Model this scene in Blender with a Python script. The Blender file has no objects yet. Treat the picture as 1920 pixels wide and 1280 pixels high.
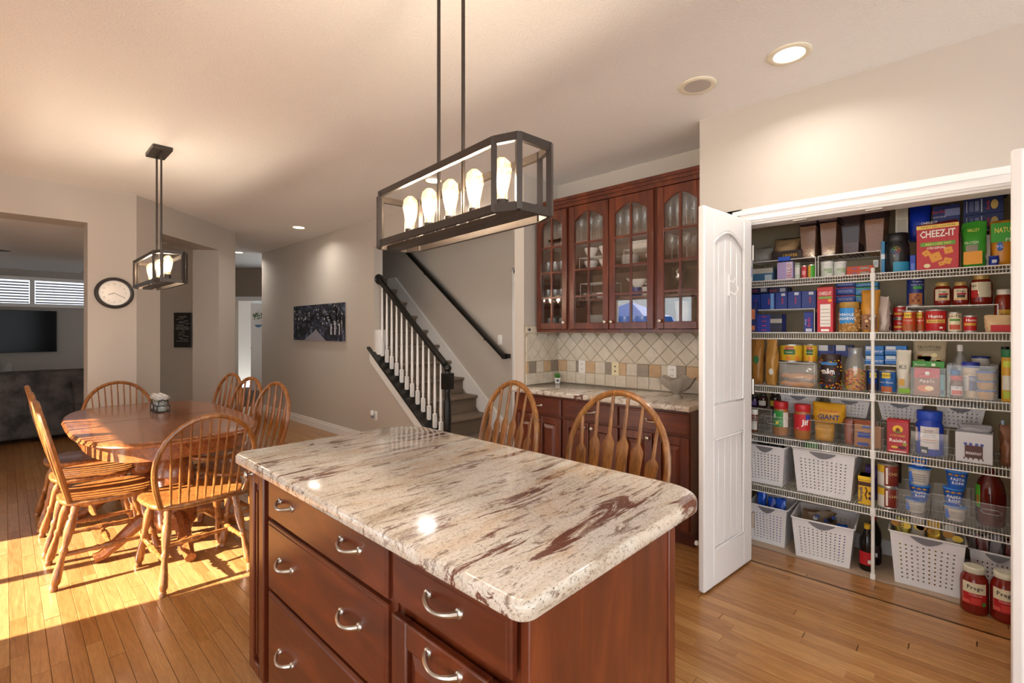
import bpy, bmesh, math, random
from math import pi, sin, cos, radians as R
from mathutils import Vector, Matrix
random.seed(7)
scene = bpy.context.scene
COL = scene.collection

# ------------------------------------------------------------------ camera
TH = R(46.5); FPX = 903.0; Y0 = 621.0; CH = 1.38
cam_d = bpy.data.cameras.new('camera'); cam = bpy.data.objects.new('camera', cam_d); COL.objects.link(cam)
cam.location = (0, 0, CH); cam.rotation_euler = (pi/2, 0, -TH)
cam_d.sensor_width = 36; cam_d.lens = FPX/1920*36; cam_d.shift_y = -(640-Y0)/1920; cam_d.clip_start = .02
scene.camera = cam
# ------------------------------------------------------------------ world, sun, exposure
w = bpy.data.worlds.new('world'); scene.world = w; w.use_nodes = True
wn = w.node_tree.nodes; wb = wn['Background']
wb.inputs[0].default_value = (.90, .96, 1.0, 1); wb.inputs[1].default_value = 3.6
sun_d = bpy.data.lights.new('sun', 'SUN'); sun_d.energy = 38; sun_d.angle = R(.6); sun_d.color = (1, .94, .85)
sun = bpy.data.objects.new('sun', sun_d); COL.objects.link(sun)
sun.rotation_euler = Vector((.955, -.19, -.52)).to_track_quat('-Z', 'Y').to_euler()
vs = scene.view_settings
vs.view_transform = 'Standard'; vs.look = 'None'; vs.gamma = 1; vs.use_curve_mapping = False; vs.exposure = -0.05

# ------------------------------------------------------------------ pixel helper (1920x1280 frame -> metres)
FW = Vector((sin(TH), cos(TH), 0)); RT = Vector((cos(TH), -sin(TH), 0))
def at(px, py, ax, val):
    d = FW + RT*((px-960)/FPX) + Vector((0, 0, (Y0-py)/FPX))
    i = 'xyz'.index(ax); c = (0, 0, CH)
    return Vector(c) + d*((val-c[i])/d[i])

# ------------------------------------------------------------------ colour / materials
def lin(h):
    if isinstance(h, str):
        h = h.lstrip('#'); c = [int(h[i:i+2], 16)/255 for i in (0, 2, 4)]
    else: c = [x/255 for x in h]
    return tuple((x/12.92 if x <= .04045 else ((x+.055)/1.055)**2.4) for x in c)+(1,)
MATS = {}
def mat(name, col, rough=.5, metal=0, **k):
    if name in MATS: return MATS[name]
    m = bpy.data.materials.new(name); m.use_nodes = True; MATS[name] = m
    b = m.node_tree.nodes['Principled BSDF']
    b.inputs['Base Color'].default_value = lin(col); b.inputs['Roughness'].default_value = rough; b.inputs['Metallic'].default_value = metal
    for kk, v in k.items(): b.inputs[kk.replace('_', ' ')].default_value = v
    return m
def cm(col, rough=.5):
    """plain print / plastic colour"""
    return mat('tint_%s_%d' % (col if isinstance(col, str) else '%d_%d_%d' % tuple(col), rough*100), col, rough)
class N:
    def __init__(s, m): s.t = m.node_tree; s.b = s.t.nodes['Principled BSDF']
    def n(s, typ, **k):
        x = s.t.nodes.new(typ)
        for a, v in k.items():
            if a.startswith('i_'):
                key = a[2:]; key = int(key) if key.isdigit() else key.replace('_', ' ')
                x.inputs[key].default_value = v
            else: setattr(x, a, v)
        return x
    def l(s, a, b): s.t.links.new(a, b)
    def coord(s, kind='pos', scale=(1, 1, 1), rot=(0, 0, 0)):
        if kind == 'pos': o = s.n('ShaderNodeNewGeometry').outputs['Position']
        else: o = s.n('ShaderNodeTexCoord').outputs['Object']
        mp = s.n('ShaderNodeMapping'); mp.inputs['Scale'].default_value = scale; mp.inputs['Rotation'].default_value = rot
        s.l(o, mp.inputs[0]); return mp.outputs[0]
    def noise(s, co, scale, detail=4, rough=.55, dist=0, out='Fac'):
        x = s.n('ShaderNodeTexNoise'); x.inputs['Scale'].default_value = scale; x.inputs['Detail'].default_value = detail
        x.inputs['Roughness'].default_value = rough; x.inputs['Distortion'].default_value = dist
        s.l(co, x.inputs['Vector']); return x.outputs[out]
    def ramp(s, fac, stops):
        x = s.n('ShaderNodeValToRGB'); e = x.color_ramp.elements
        while len(e) < len(stops): e.new(.5)
        for i, (p, c) in enumerate(stops):
            e[i].position = p; e[i].color = lin(c) if not isinstance(c, float) else (c, c, c, 1)
        s.l(fac, x.inputs[0]); return x.outputs[0]
    def mix(s, f, a, b, typ='MIX'):
        x = s.n('ShaderNodeMix'); x.data_type = 'RGBA'; x.blend_type = typ
        for v, i in ((f, 0), (a, 6), (b, 7)):
            if hasattr(v, 'links') or hasattr(v, 'is_linked'): s.l(v, x.inputs[i])
            elif i == 0: x.inputs[0].default_value = v
            else: x.inputs[i].default_value = lin(v)
        return x.outputs[2]
    def math(s, op, a, b=None):
        x = s.n('ShaderNodeMath'); x.operation = op
        for i, v in enumerate((a, b)):
            if v is None: continue
            if hasattr(v, 'is_linked'): s.l(v, x.inputs[i])
            else: x.inputs[i].default_value = v
        return x.outputs[0]
    def bump(s, h, strength=.3, dist=.01):
        x = s.n('ShaderNodeBump'); x.inputs['Strength'].default_value = strength; x.inputs['Distance'].default_value = dist
        s.l(h, x.inputs['Height']); s.l(x.outputs[0], s.b.inputs['Normal'])
    def col(s, o): s.l(o, s.b.inputs['Base Color'])
    def rough(s, o): s.l(o, s.b.inputs['Roughness'])

def paint(name, col, rough=.75, bs=90, bd=.001, strength=.15):
    m = mat(name, col, rough); n = N(m); co = n.coord()
    n.bump(n.noise(co, bs, 3), strength, bd); return m
WALL = paint('wall_paint', '#c3b9ae', .7)
WALL2 = paint('pantry_wall_paint', '#b3a78c', .8)
WHITE = mat('white_trim', '#eeebe8', .35)
DOORW = mat('white_door', '#ebe7e4', .4)
CEIL = mat('ceiling_texture', '#f4f2f0', .9); n = N(CEIL); co = n.coord()
n.bump(n.noise(co, 42, 2, .5, 3.0), .55, .006)

def oak(name, cols, gx=(14, 14, 1.6), rough=.35, kind='obj', coat=0):
    m = mat(name, cols[1], rough); n = N(m); co = n.coord(kind, gx)
    a = n.noise(co, 3.2, 5, .6, 1.2); b = n.noise(co, 16, 4, .7)
    c = n.ramp(a, [(.3, cols[0]), (.52, cols[1]), (.72, cols[2])])
    g = n.ramp(b, [(.42, .62), (.56, 1.0)])
    n.col(n.mix(.55, c, g, 'MULTIPLY')); n.bump(b, .12, .002)
    if coat: n.b.inputs['Coat Weight'].default_value = coat; n.b.inputs['Coat Roughness'].default_value = .12
    return m
OAK = oak('oak_chair', ['#6e401a', '#985c28', '#b2763a'], (10, 10, 1.3), .35, coat=.3)
OAKT = oak('oak_table', ['#74401c', '#97562a', '#b06c38'], (12, 1.2, 12), .25, coat=.5)
OAKS = oak('oak_stool', ['#6a4018', '#96602a', '#b27a3c'], (10, 10, 1.3), .4, coat=.2)
def cherry(name, g):
    m = mat(name, '#6e2e1a', .3); n = N(m); co = n.coord('pos', g)
    a = n.noise(co, 2.0, 4, .6, .8)
    n.col(n.ramp(a, [(.25, '#42180b'), (.5, '#5c2611'), (.75, '#783719')]))
    n.b.inputs['Coat Weight'].default_value = .35; n.b.inputs['Coat Roughness'].default_value = .2
    return m
CHERRY = cherry('cherry_wood', (6, 6, 1.2)); CHERRYH = cherry('cherry_wood_wide', (6, 1.2, 6))
CHERRYD = mat('cherry_dark_glaze', '#34110a', .4)
# strip oak floor
FLOOR = mat('oak_strip_floor', '#b47c42', .3); n = N(FLOOR)
geo = n.n('ShaderNodeNewGeometry'); oi = n.n('ShaderNodeObjectInfo')
rnd = n.math('FRACT', n.math('ADD', geo.outputs['Random Per Island'], oi.outputs['Random']))
mp = n.n('ShaderNodeMapping'); mp.inputs['Scale'].default_value = (26, 2.2, 26); n.l(geo.outputs['Position'], mp.inputs[0])
off = n.n('ShaderNodeCombineXYZ'); n.l(n.math('MULTIPLY', rnd, 40.0), off.inputs[1]); n.l(off.outputs[0], mp.inputs['Location'])
a = n.noise(mp.outputs[0], 1.3, 5, .62, 1.5); b = n.noise(mp.outputs[0], 6, 4, .7)
base = n.ramp(rnd, [(0, '#93602f'), (.35, '#a97642'), (.7, '#b6844e'), (1, '#c4965f')])
base = n.mix(.5, base, n.ramp(a, [(.3, '#845226'), (.55, '#b07c46'), (.75, '#c69a62')]))
n.col(n.mix(.4, base, n.ramp(b, [(.4, .6), (.55, 1.0)]), 'MULTIPLY')); n.bump(b, .06, .001)
n.b.inputs['Coat Weight'].default_value = .35; n.b.inputs['Coat Roughness'].default_value = .18
SUBFL = mat('floor_gap', '#4a2c14', .8)
VINYL = paint('pantry_floor', '#b39c84', .5)
# granite
GRAN = mat('granite', '#d8cfc0', .12); n = N(GRAN)
co = n.coord('pos', (1.5, 7.0, 7.0), (0, 0, R(-8))); cf = n.coord('pos', (1, 1.7, 1.7), (0, 0, R(-8))); cw = n.coord('pos', (1.0, 3.2, 3.2), (0, 0, R(-8)))
c1 = n.ramp(n.noise(co, 1.6, 6, .65, .6), [(.28, '#97826a'), (.40, '#c9c0b2'), (.52, '#e2dfda'), (.68, '#d2ccc4'), (.8, '#b89a72')])
c2 = n.ramp(n.noise(cf, 75, 5, .75), [(.34, '#4c3c32'), (.42, '#c2b098'), (.58, '#e8e0d4'), (.70, '#c49a62')])
c = n.mix(.42, c1, c2)
c = n.mix(n.math('MULTIPLY', n.ramp(n.noise(cw, 2.2, 4, .6, .5), [(.5, 0.0), (.7, 1.0)]), .55), c, '#c9a06c')
v2 = n.ramp(n.noise(co, 4.4, 6, .74, .8), [(.55, 0.0), (.62, 1.0)])
c = n.mix(n.math('MULTIPLY', v2, .75), c, '#6a4e3c')
cv = n.coord('pos', (1.5, 9.5, 9.5), (0, 0, R(-8)))
v1 = n.ramp(n.noise(cv, 1.75, 8, .7, 1.0), [(.545, 0.0), (.585, 1.0)])
vm = n.ramp(n.noise(cf, 2.4, 2), [(.38, 0.0), (.54, 1.0)])
c = n.mix(n.math('MULTIPLY', n.math('MULTIPLY', v1, vm), .92), c, '#66301e')
sp = n.ramp(n.noise(cf, 150, 3, .6), [(.32, 1.0), (.38, 0.0)])
n.col(n.mix(n.math('MULTIPLY', sp, .8), c, '#2c2224'))
n.b.inputs['Coat Weight'].default_value = .3; n.b.inputs['Coat Roughness'].default_value = .04
NICK = mat('satin_nickel', '#c8c2ba', .28, 1)
IRON = mat('dark_bronze', '#4a423d', .42, .75)
BLACKP = mat('black_paint', '#14120f', .28)
BLACK = mat('black_plastic', '#101011', .4)
TVM = mat('tv_glass', '#030304', .15, Specular_IOR_Level=.12)
CARPET = mat('carpet', '#8a7768', .95); n = N(CARPET); co = n.coord()
nz = n.noise(co, 120, 3, .8); n.col(n.ramp(nz, [(.3, '#5c4c40'), (.55, '#94806e'), (.7, '#b29e8a')])); n.bump(nz, .9, .012)
SOFA = mat('grey_chenille', '#4d4b4c', .9); n = N(SOFA); co = n.coord()
n.col(n.ramp(n.noise(co, 5, 5, .6), [(.35, '#353436'), (.6, '#5f5c5c')])); n.bump(n.noise(co, 150, 2), .5, .004)
WIRE = mat('white_wire', '#e9e6e0', .4)
BASK = mat('white_basket_plastic', '#e6e4e6', .4)
GREYP = mat('grey_grip', '#77757a', .5)
def glassy(name, col, haze=.1, rough=.02, tint=None, refl=1.0):
    """thin clear sheet: see-through, mirror reflection rising towards grazing angles, a little haze of its own colour"""
    m = bpy.data.materials.new(name); m.use_nodes = True; MATS[name] = m; t = m.node_tree
    for x in list(t.nodes): t.nodes.remove(x)
    o = t.nodes.new('ShaderNodeOutputMaterial'); tr = t.nodes.new('ShaderNodeBsdfTransparent'); gl = t.nodes.new('ShaderNodeBsdfGlossy'); df = t.nodes.new('ShaderNodeBsdfDiffuse')
    df.inputs[0].default_value = lin(col); gl.inputs['Roughness'].default_value = rough; gl.inputs[0].default_value = (1, 1, 1, 1)
    tr.inputs[0].default_value = lin(tint or '#ffffff')
    lw = t.nodes.new('ShaderNodeLayerWeight'); lw.inputs[0].default_value = .5
    pw = t.nodes.new('ShaderNodeMath'); pw.operation = 'POWER'; pw.inputs[1].default_value = 4
    ma = t.nodes.new('ShaderNodeMath'); ma.operation = 'MULTIPLY_ADD'; ma.inputs[1].default_value = .8*refl; ma.inputs[2].default_value = .06*refl; ma.use_clamp = True
    m1 = t.nodes.new('ShaderNodeMixShader'); m2 = t.nodes.new('ShaderNodeMixShader'); m1.inputs[0].default_value = haze
    L = t.links.new; L(lw.outputs['Facing'], pw.inputs[0]); L(pw.outputs[0], ma.inputs[0]); L(ma.outputs[0], m2.inputs[0])
    L(tr.outputs[0], m1.inputs[1]); L(df.outputs[0], m1.inputs[2]); L(m1.outputs[0], m2.inputs[1]); L(gl.outputs[0], m2.inputs[2]); L(m2.outputs[0], o.inputs[0])
    return m
PANE = glassy('door_glass', '#11110f', .0, .01, None, 1.2)
CLEAR = glassy('clear_plastic', '#d8d8d8', .025, .05, None, .35)
FILM = glassy('clear_film', '#e8e6e2', .2, .12, None, .5)
STEMG = glassy('stem_glass', '#f2f5f6', .10, .04, '#f4f6f6', 1.6)
BULBG = glassy('bulb_glass', '#ffe6c0', .08, .02, '#fff2dc')
SMOKE = glassy('smoky_tub', '#8d7f86', .10, .08, '#e0d4d8', .3)
def emis(name, col, s):
    m = mat(name, col, .5); b = m.node_tree.nodes['Principled BSDF']
    b.inputs['Emission Color'].default_value = lin(col); b.inputs['Emission Strength'].default_value = s; return m
CANL = emis('lamp_lens', '#ffeccb', 14)
FILA = emis('filament', '#ffdda6', 60)

# ------------------------------------------------------------------ mesh builder
class MB:
    def __init__(s): s.v = []; s.f = []; s.m = []
    def add(s, vs, fs, m=0):
        o = len(s.v); s.v += [tuple(x) for x in vs]; s.f += [tuple(i+o for i in f) for f in fs]; s.m += [m]*len(fs); return s
    def box(s, x0, y0, z0, x1, y1, z1, m=0):
        return s.add([(x0, y0, z0), (x1, y0, z0), (x1, y1, z0), (x0, y1, z0), (x0, y0, z1), (x1, y0, z1), (x1, y1, z1), (x0, y1, z1)],
                     [(0, 3, 2, 1), (4, 5, 6, 7), (0, 1, 5, 4), (1, 2, 6, 5), (2, 3, 7, 6), (3, 0, 4, 7)], m)
    def hexa(s, b, t, m=0):
        """8 corner solid: bottom ring b (4), top ring t (4)"""
        return s.add(list(b)+list(t), [(0, 3, 2, 1), (4, 5, 6, 7), (0, 1, 5, 4), (1, 2, 6, 5), (2, 3, 7, 6), (3, 0, 4, 7)], m)
    def prism(s, poly, a0, a1, ax='z', m=0):
        """poly: 2d outline; extruded along ax. x->(y,z) y->(x,z) z->(x,y)"""
        def P(p, a): return {'x': (a, p[0], p[1]), 'y': (p[0], a, p[1]), 'z': (p[0], p[1], a)}[ax]
        k = len(poly); vs = [P(p, a0) for p in poly]+[P(p, a1) for p in poly]
        fs = [tuple(range(k))[::-1], tuple(range(k, 2*k))]+[(i, (i+1) % k, k+(i+1) % k, k+i) for i in range(k)]
        return s.add(vs, fs, m)
    def rings(s, rs, closed_ends=True, m=0, wrap=True):
        k = len(rs[0]); o = []; 
        for r in rs: o += list(r)
        fs = []
        for j in range(len(rs)-1):
            for i in range(k if wrap else k-1):
                a = j*k+i; b = j*k+(i+1) % k; fs.append((a, b, b+k, a+k))
        if closed_ends: fs += [tuple(range(k))[::-1], tuple(range((len(rs)-1)*k, len(rs)*k))]
        return s.add(o, fs, m)
    def lathe(s, prof, seg=16, m=0, c=(0, 0, 0), caps=True, sx=1, sy=1):
        rs = [[(c[0]+max(r, 1e-4)*cos(2*pi*i/seg)*sx, c[1]+max(r, 1e-4)*sin(2*pi*i/seg)*sy, c[2]+z) for i in range(seg)] for r, z in prof]
        return s.rings(rs, caps, m)
    def turned(s, p0, p1, prof, seg=10, m=0, caps=True):
        """lathe profile [(t, r)] along the axis p0 -> p1"""
        p0 = Vector(p0); p1 = Vector(p1); d = (p1-p0); q = d.normalized().to_track_quat('Z', 'Y')
        rs = []
        for t, r in prof:
            c = p0+d*t; rs.append([c+q @ Vector((r*cos(2*pi*i/seg), r*sin(2*pi*i/seg), 0)) for i in range(seg)])
        return s.rings(rs, caps, m)
    def tube(s, pts, r, seg=8, m=0, closed=False, sx=1.0, up=None):
        pts = [Vector(p) for p in pts]; k = len(pts); rs = []; pv = None
        for i, p in enumerate(pts):
            a = pts[(i-1) % k] if (closed or i > 0) else p; b = pts[(i+1) % k] if (closed or i < k-1) else p
            d = (b-a).normalized()
            if up is not None: x = d.cross(Vector(up)).normalized()
            elif pv is None: x = d.orthogonal().normalized()
            else: x = (pv-d*pv.dot(d)).normalized()
            pv = x; y = d.cross(x); rr = r[i] if isinstance(r, (list, tuple)) else r
            rs.append([p+(x*cos(2*pi*j/seg)*sx+y*sin(2*pi*j/seg))*rr for j in range(seg)])
        if closed: rs.append(rs[0])
        return s.rings(rs, not closed, m)
    def disc(s, cx, cz, rx, rz, y, m=0, seg=20, th=.0006):
        return s.prism([(cx+rx*cos(2*pi*i/seg), cz+rz*sin(2*pi*i/seg)) for i in range(seg)], y-th, y, 'y', m)
    def build(s, name, mats, parent=None, loc=None, rz=None, smooth=True, ang=40, bevel=0, bseg=2, sub=0):
        if not isinstance(mats, (list, tuple)): mats = [mats]
        me = bpy.data.meshes.new(name); me.from_pydata(s.v, [], s.f)
        bm = bmesh.new(); bm.from_mesh(me); bmesh.ops.recalc_face_normals(bm, faces=bm.faces); bm.to_mesh(me); bm.free()
        for x in mats: me.materials.append(x)
        if len(mats) > 1: me.polygons.foreach_set('material_index', s.m)
        if smooth:
            me.polygons.foreach_set('use_smooth', [True]*len(me.polygons)); me.set_sharp_from_angle(angle=R(ang))
        me.update()
        o = bpy.data.objects.new(name, me); COL.objects.link(o)
        if parent: o.parent = parent
        if loc: o.location = loc
        if rz is not None: o.rotation_euler = (0, 0, rz)
        if bevel:
            b = o.modifiers.new('bevel', 'BEVEL'); b.width = bevel; b.segments = bseg; b.limit_method = 'ANGLE'; b.angle_limit = R(40)
        if sub:
            b = o.modifiers.new('sub', 'SUBSURF'); b.levels = sub; b.render_levels = sub
        return o
def tag(o, label=None, cat=None, group=None, kind=None):
    if label: o['label'] = label
    if cat: o['category'] = cat
    if group: o['group'] = group
    if kind: o['kind'] = kind
    return o
def thing(name, label, cat, loc=(0, 0, 0), rz=0, group=None):
    o = bpy.data.objects.new(name, None); COL.objects.link(o); o.empty_display_size = .05
    o.location = loc; o.rotation_euler = (0, 0, rz); return tag(o, label, cat, group)
def dup(root, loc, rz, label=None, group=None, scale=None):
    r = root.copy(); COL.objects.link(r); r.location = loc; r.rotation_euler = (0, 0, rz)
    if scale: r.scale = scale
    if label: r['label'] = label
    if group: r['group'] = group
    def kids(a, b):
        for ch in list(a.children):
            c = ch.copy(); COL.objects.link(c); c.parent = b; kids(ch, c)
    kids(root, r); return r
def struct(o, label=None): o['kind'] = 'structure'; return tag(o, label)
FONT = {}
def text(parent, s, h, x, z, y, m, name='lettering', width=None, bend=0, bold=0, rot=0, cx=True, shear=0):
    """flat lettering standing in local x/z, facing local -y; h = cap height; bend = cylinder radius"""
    key = (s, bold, shear)
    if key not in FONT:
        cu = bpy.data.curves.new('t', 'FONT'); cu.body = s; cu.resolution_u = 1; cu.offset = bold; cu.shear = shear
        to = bpy.data.objects.new('t', cu); COL.objects.link(to)
        dg = bpy.context.evaluated_depsgraph_get(); dg.update()
        me = bpy.data.meshes.new_from_object(to.evaluated_get(dg)); bpy.data.objects.remove(to); bpy.data.curves.remove(cu)
        vs = [v.co.copy() for v in me.vertices]; fs = [tuple(p.vertices) for p in me.polygons]; bpy.data.meshes.remove(me)
        FONT[key] = (vs, fs)
    vs, fs = FONT[key]
    if not vs: return None
    x0 = min(v.x for v in vs); x1 = max(v.x for v in vs); y0 = min(v.y for v in vs); y1 = max(v.y for v in vs)
    sc = h/.7; sx = sc if not width else width/(x1-x0)
    out = []
    for v in vs:
        lx = (v.x-(x0+x1)/2)*sx; lz = (v.y-.35)*sc
        if rot: lx, lz = lx*cos(rot)-lz*sin(rot), lx*sin(rot)+lz*cos(rot)
        lx += x; lz += z
        if bend: out.append((bend*sin(lx/bend), y-bend*cos(lx/bend), lz))
        else: out.append((lx, y, lz))
    b = MB(); b.add(out, fs); return b.build(name, m, parent, smooth=False)
# ================================================================== SETTING
WX = 3.09          # kitchen side face of the pantry / stair / picture wall
CZ = 2.74
# ---- floor
fb = MB(); fb.box(-6.5, -4, -.06, 3.34, 2.8, -.006).box(3.34, 1.25, -.06, 3.7, 2.8, -.006).box(-1.7, 2.8, -.06, 3.34, 13, -.006).box(3.34, 2.9, -.06, 5.0, 13, -.006)
floor = struct(fb.build('floor', SUBFL, smooth=False), 'honey coloured oak strip floor')
PW = .0572; rr = random.Random(3); cells = []
xk = -1.7
while xk < WX-.001:
    y = -1.6-rr.random()*.9
    x1 = min(xk+PW, 3.335)
    while y < 9.6:
        L = rr.choice([.45, .6, .75, .9, 1.05, 1.2])*rr.uniform(.85, 1.15)
        cells.append((xk, x1, y, min(y+L, 9.6))); y += L
    xk += PW
for xk in (WX, WX+PW, WX+2*PW, WX+3*PW):       # strips running into the pantry
    y = -1.2
    while y < 1.1:
        L = rr.uniform(.5, 1.1); cells.append((xk, min(xk+PW, 3.335), y, min(y+L, 1.14))); y += L
def vis(c):
    cx = (c[0]+c[1])/2; best = 1e9
    for f in (.1, .5, .9):
        p = Vector((cx, c[2]+(c[3]-c[2])*f, 0)); z = p.dot(FW)
        if z < .5: continue
        px = 960+FPX*p.dot(RT)/z; py = Y0+FPX*CH/z
        if -20 < px < 1940 and py < 1300 and not (.66 < p.x < 1.3 and .6 < p.y < 2.0): best = min(best, z)
    return best
cells.sort(key=vis)
pm = {}
def plank_mesh(L):
    k = round(L, 2)
    if k not in pm:
        b = MB(); g = .0006; h = .0012
        b.rings([[(-PW/2+g, -k/2+g, -.006), (PW/2-g, -k/2+g, -.006), (PW/2-g, k/2-g, -.006), (-PW/2+g, k/2-g, -.006)],
                 [(-PW/2+g, -k/2+g, -h), (PW/2-g, -k/2+g, -h), (PW/2-g, k/2-g, -h), (-PW/2+g, k/2-g, -h)],
                 [(-PW/2+g+h, -k/2+g+h, 0), (PW/2-g-h, -k/2+g+h, 0), (PW/2-g-h, k/2-g-h, 0), (-PW/2+g+h, k/2-g-h, 0)]])
        o = b.build('floor_plank', FLOOR, smooth=False); pm[k] = o.data; bpy.data.objects.remove(o)
    return pm[k]
for c in cells[:300]:
    o = bpy.data.objects.new('floor_plank', plank_mesh(c[3]-c[2])); COL.objects.link(o); o.parent = floor
    o.location = ((c[0]+c[1])/2, (c[2]+c[3])/2, 0)
    if c[1]-c[0] < PW-.001: o.scale = ((c[1]-c[0])/PW, 1, 1)
rb = MB(); g = .0006
for c in cells[300:]: rb.box(c[0]+g, c[2]+g, -.006, c[1]-g, c[3]-g, 0)
tag(rb.build('floor_planks_far', FLOOR, floor, smooth=False), kind='stuff')
# ---- ceiling
cb = MB(); cb.box(-6.5, -4, CZ, 5.0, 2.8, CZ+.1).box(-1.7, 2.8, CZ, 3.21, 6.2, CZ+.1).box(.85, 6.2, CZ, 3.21, 14, CZ+.1).box(3.21, 2.8, CZ, 3.6, 2.92, CZ+.1).box(3.21, 8.3, CZ, 6.5, 14, CZ+.1)  # kitchen part stretched out of view and far hall part added to block sun
struct(cb.build('ceiling', CEIL, smooth=False), 'white ceiling with a swirled knockdown texture')
struct(MB().box(-2.3, 6.2, 2.44, .95, 12, 2.52).build('ceiling_living_room', CEIL, smooth=False), 'flat white ceiling of the living room beyond the opening')
struct(MB().box(3.2, 2.9, 5.2, 5.0, 13, 5.3).build('ceiling_stairwell', CEIL, smooth=False), 'ceiling high above the stairs')
# ---- walls
def wall(name, boxes, m=WALL, label=None):
    b = MB()
    for q in boxes: b.box(*q)
    return struct(b.build(name, m, smooth=False), label)
OP0, OP1, OPH = -.20, .985, 2.045
wall('wall_pantry_front', [(WX, OP1, 0, WX+.11, 1.262, CZ), (WX, OP0, OPH, WX+.11, OP1, CZ), (WX, -3.5, 0, WX+.11, OP0, CZ)], label='greige wall over the pantry opening')
wall('wall_pantry_left', [(WX+.11, 1.15, 0, 3.80, 1.262, CZ)], WALL)
wall('wall_pantry_right', [(WX+.11, -.52, 0, 3.80, -.40, CZ)], WALL2)
wall('wall_pantry_back', [(3.76, -.40, 0, 3.80, 1.15, CZ)], WALL2)
struct(MB().box(WX+.11, -.40, 2.45, 3.76, 1.15, 2.5).build('ceiling_pantry', WALL2, smooth=False))
struct(MB().box(3.336, -.40, -.05, 3.76, 1.15, .002).build('floor_pantry', VINYL, smooth=False), 'beige sheet floor at the back of the pantry')
wall('wall_hutch_back', [(3.56, 1.262, 0, 3.66, 2.79, CZ)])
wall('wall_hutch_left', [(WX, 2.79, 0, 3.66, 2.90, CZ)], label='short wall end between the hutch nook and the stairs')
# picture wall with the stair opening
wall('wall_picture', [(WX, 5.25, 0, WX+.12, 8.95, CZ), (WX, 2.90, 2.406, WX+.12, 5.25, CZ)], label='long greige wall hung with the tree canvas')
SL = .70; 
def capz(y): return .415+(y-4.225)*SL
b = MB(); b.prism([(3.80, 0), (5.25, 0), (5.25, capz(5.25)-.045), (3.80, capz(3.80)-.045)], WX, WX+.12, 'x')
struct(b.build('wall_under_stairs', WALL, smooth=False), 'sloping knee wall below the balusters')
wall('wall_stair_far', [(4.02, 2.90, 0, 4.12, 8.2, 5.2)], label='greige wall behind the carpeted stairs')
wall('wall_stair_end', [(WX+.12, 8.2, 0, 4.12, 8.3, 5.2)])
wall('wall_stair_upper', [(WX, 2.9, CZ, WX+.12, 8.3, 5.2), (3.66, 2.79, 0, 4.12, 2.9, 5.2)])
wall('wall_sun_block_return', [(-6.5, 2.8, 0, -1.82, 2.9, CZ)])  # unseen wall added so sun cannot slip in under the kitchen ceiling
wall('wall_sun_block_living', [(-2.3, 6.36, 0, -2.2, 14, 2.9)])  # unseen wall added to keep sun out of the living room and hall
wall('wall_sun_block_top', [(-2.3, 6.2, 2.52, .95, 14, 2.9)])  # unseen slab added above the living room to close a sun leak
# clock wall, living room opening to its left
wall('wall_clock', [(.54, 6.03, 0, .907, 6.36, CZ), (-1.7, 6.03, 2.405, .54, 6.36, CZ)], label='pale wall pier with the round clock beside the living room opening')
wall('wall_sun_block_side', [(6.4, 8.3, 0, 6.5, 14, CZ), (4.12, 8.2, 0, 6.5, 8.3, CZ)])  # unseen walls added beside the hall to shut out stray sun
wall('wall_sun_block_back', [(-2.3, 13.9, 0, 6.5, 14, 2.9)])  # unseen enclosure behind the far room, added against sun leaks
# left outside wall with the glazed patio door
wall('wall_left', [(-1.82, 2.8, 0, -1.7, 3.42, CZ), (-1.82, 5.03, 0, -1.7, 6.36, CZ), (-2.3, 6.2, 0, -1.82, 6.36, CZ), (-1.82, 3.42, 2.06, -1.7, 5.03, CZ)])
dr = MB()
for y in (3.42, 4.19, 4.965): dr.box(-1.80, y, 0, -1.73, y+.065, 2.06)
dr.box(-1.80, 3.42, 0, -1.73, 5.03, .09).box(-1.80, 3.42, 1.98, -1.73, 5.03, 2.06)
d1 = struct(dr.build('door_1', WHITE, smooth=False), 'white framed glass patio door beside the dining table')
MB().box(-1.772, 3.485, .09, -1.766, 4.19, 1.98).build('pane', glassy('patio_glass', '#0c0c0c', 0), d1, smooth=False)
MB().box(-1.772, 4.255, .09, -1.766, 4.965, 1.98).build('pane', MATS['patio_glass'], d1, smooth=False)
# 45 degree wall (runs straight away from the camera) with a deep opening
def diag(name, p0, p1, z0, z1, th, m=WALL, label=None, parent=None):
    """wall from p0 to p1; thickness grows to the left of the direction p0->p1"""
    p0 = Vector(p0+(0,)) if len(p0) == 2 else Vector(p0); p1 = Vector(p1+(0,)); d = (p1-p0).normalized(); nn = Vector((-d.y, d.x, 0))*th
    b = MB(); q = [p0, p1, p1+nn, p0+nn]
    b.hexa([(v.x, v.y, z0) for v in q], [(v.x, v.y, z1) for v in q]); return b
K = .7071
def P45(t): return (.907+t*K, 6.03+t*K)
b = diag('', P45(0), P45(.335), 0, CZ, .33)
for q in (diag('', P45(1.41), P45(1.80), 0, CZ, .33), diag('', P45(.335), P45(1.41), 2.43, CZ, .33)): b.add(q.v, q.f)
struct(b.build('wall_diagonal', WALL, smooth=False), 'angled wall with a wide cased opening')
# alcove wall seen through the diagonal opening (faces the camera)
def PC(px, Z): p = FW*Z+RT*((px-960)/FPX*Z); return (p.x, p.y)
q = diag('', PC(362, 7.5), PC(225, 7.5), 0, CZ, -.1); struct(q.build('wall_alcove', WALL, smooth=False), 'alcove wall carrying the chalkboard verse sign')
# living room
wall('wall_living_far', [(-2.3, 11.8, 0, 3, 11.9, 2.9)], paint('wall_paint_grey', '#b9b3ad', .75), label='living room wall behind the television')
wall('wall_living_right', [(1.25, 6.36, 0, 1.3, 6.4, .01)])
bpy.data.objects.remove(bpy.data.objects['wall_living_right'])
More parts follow.
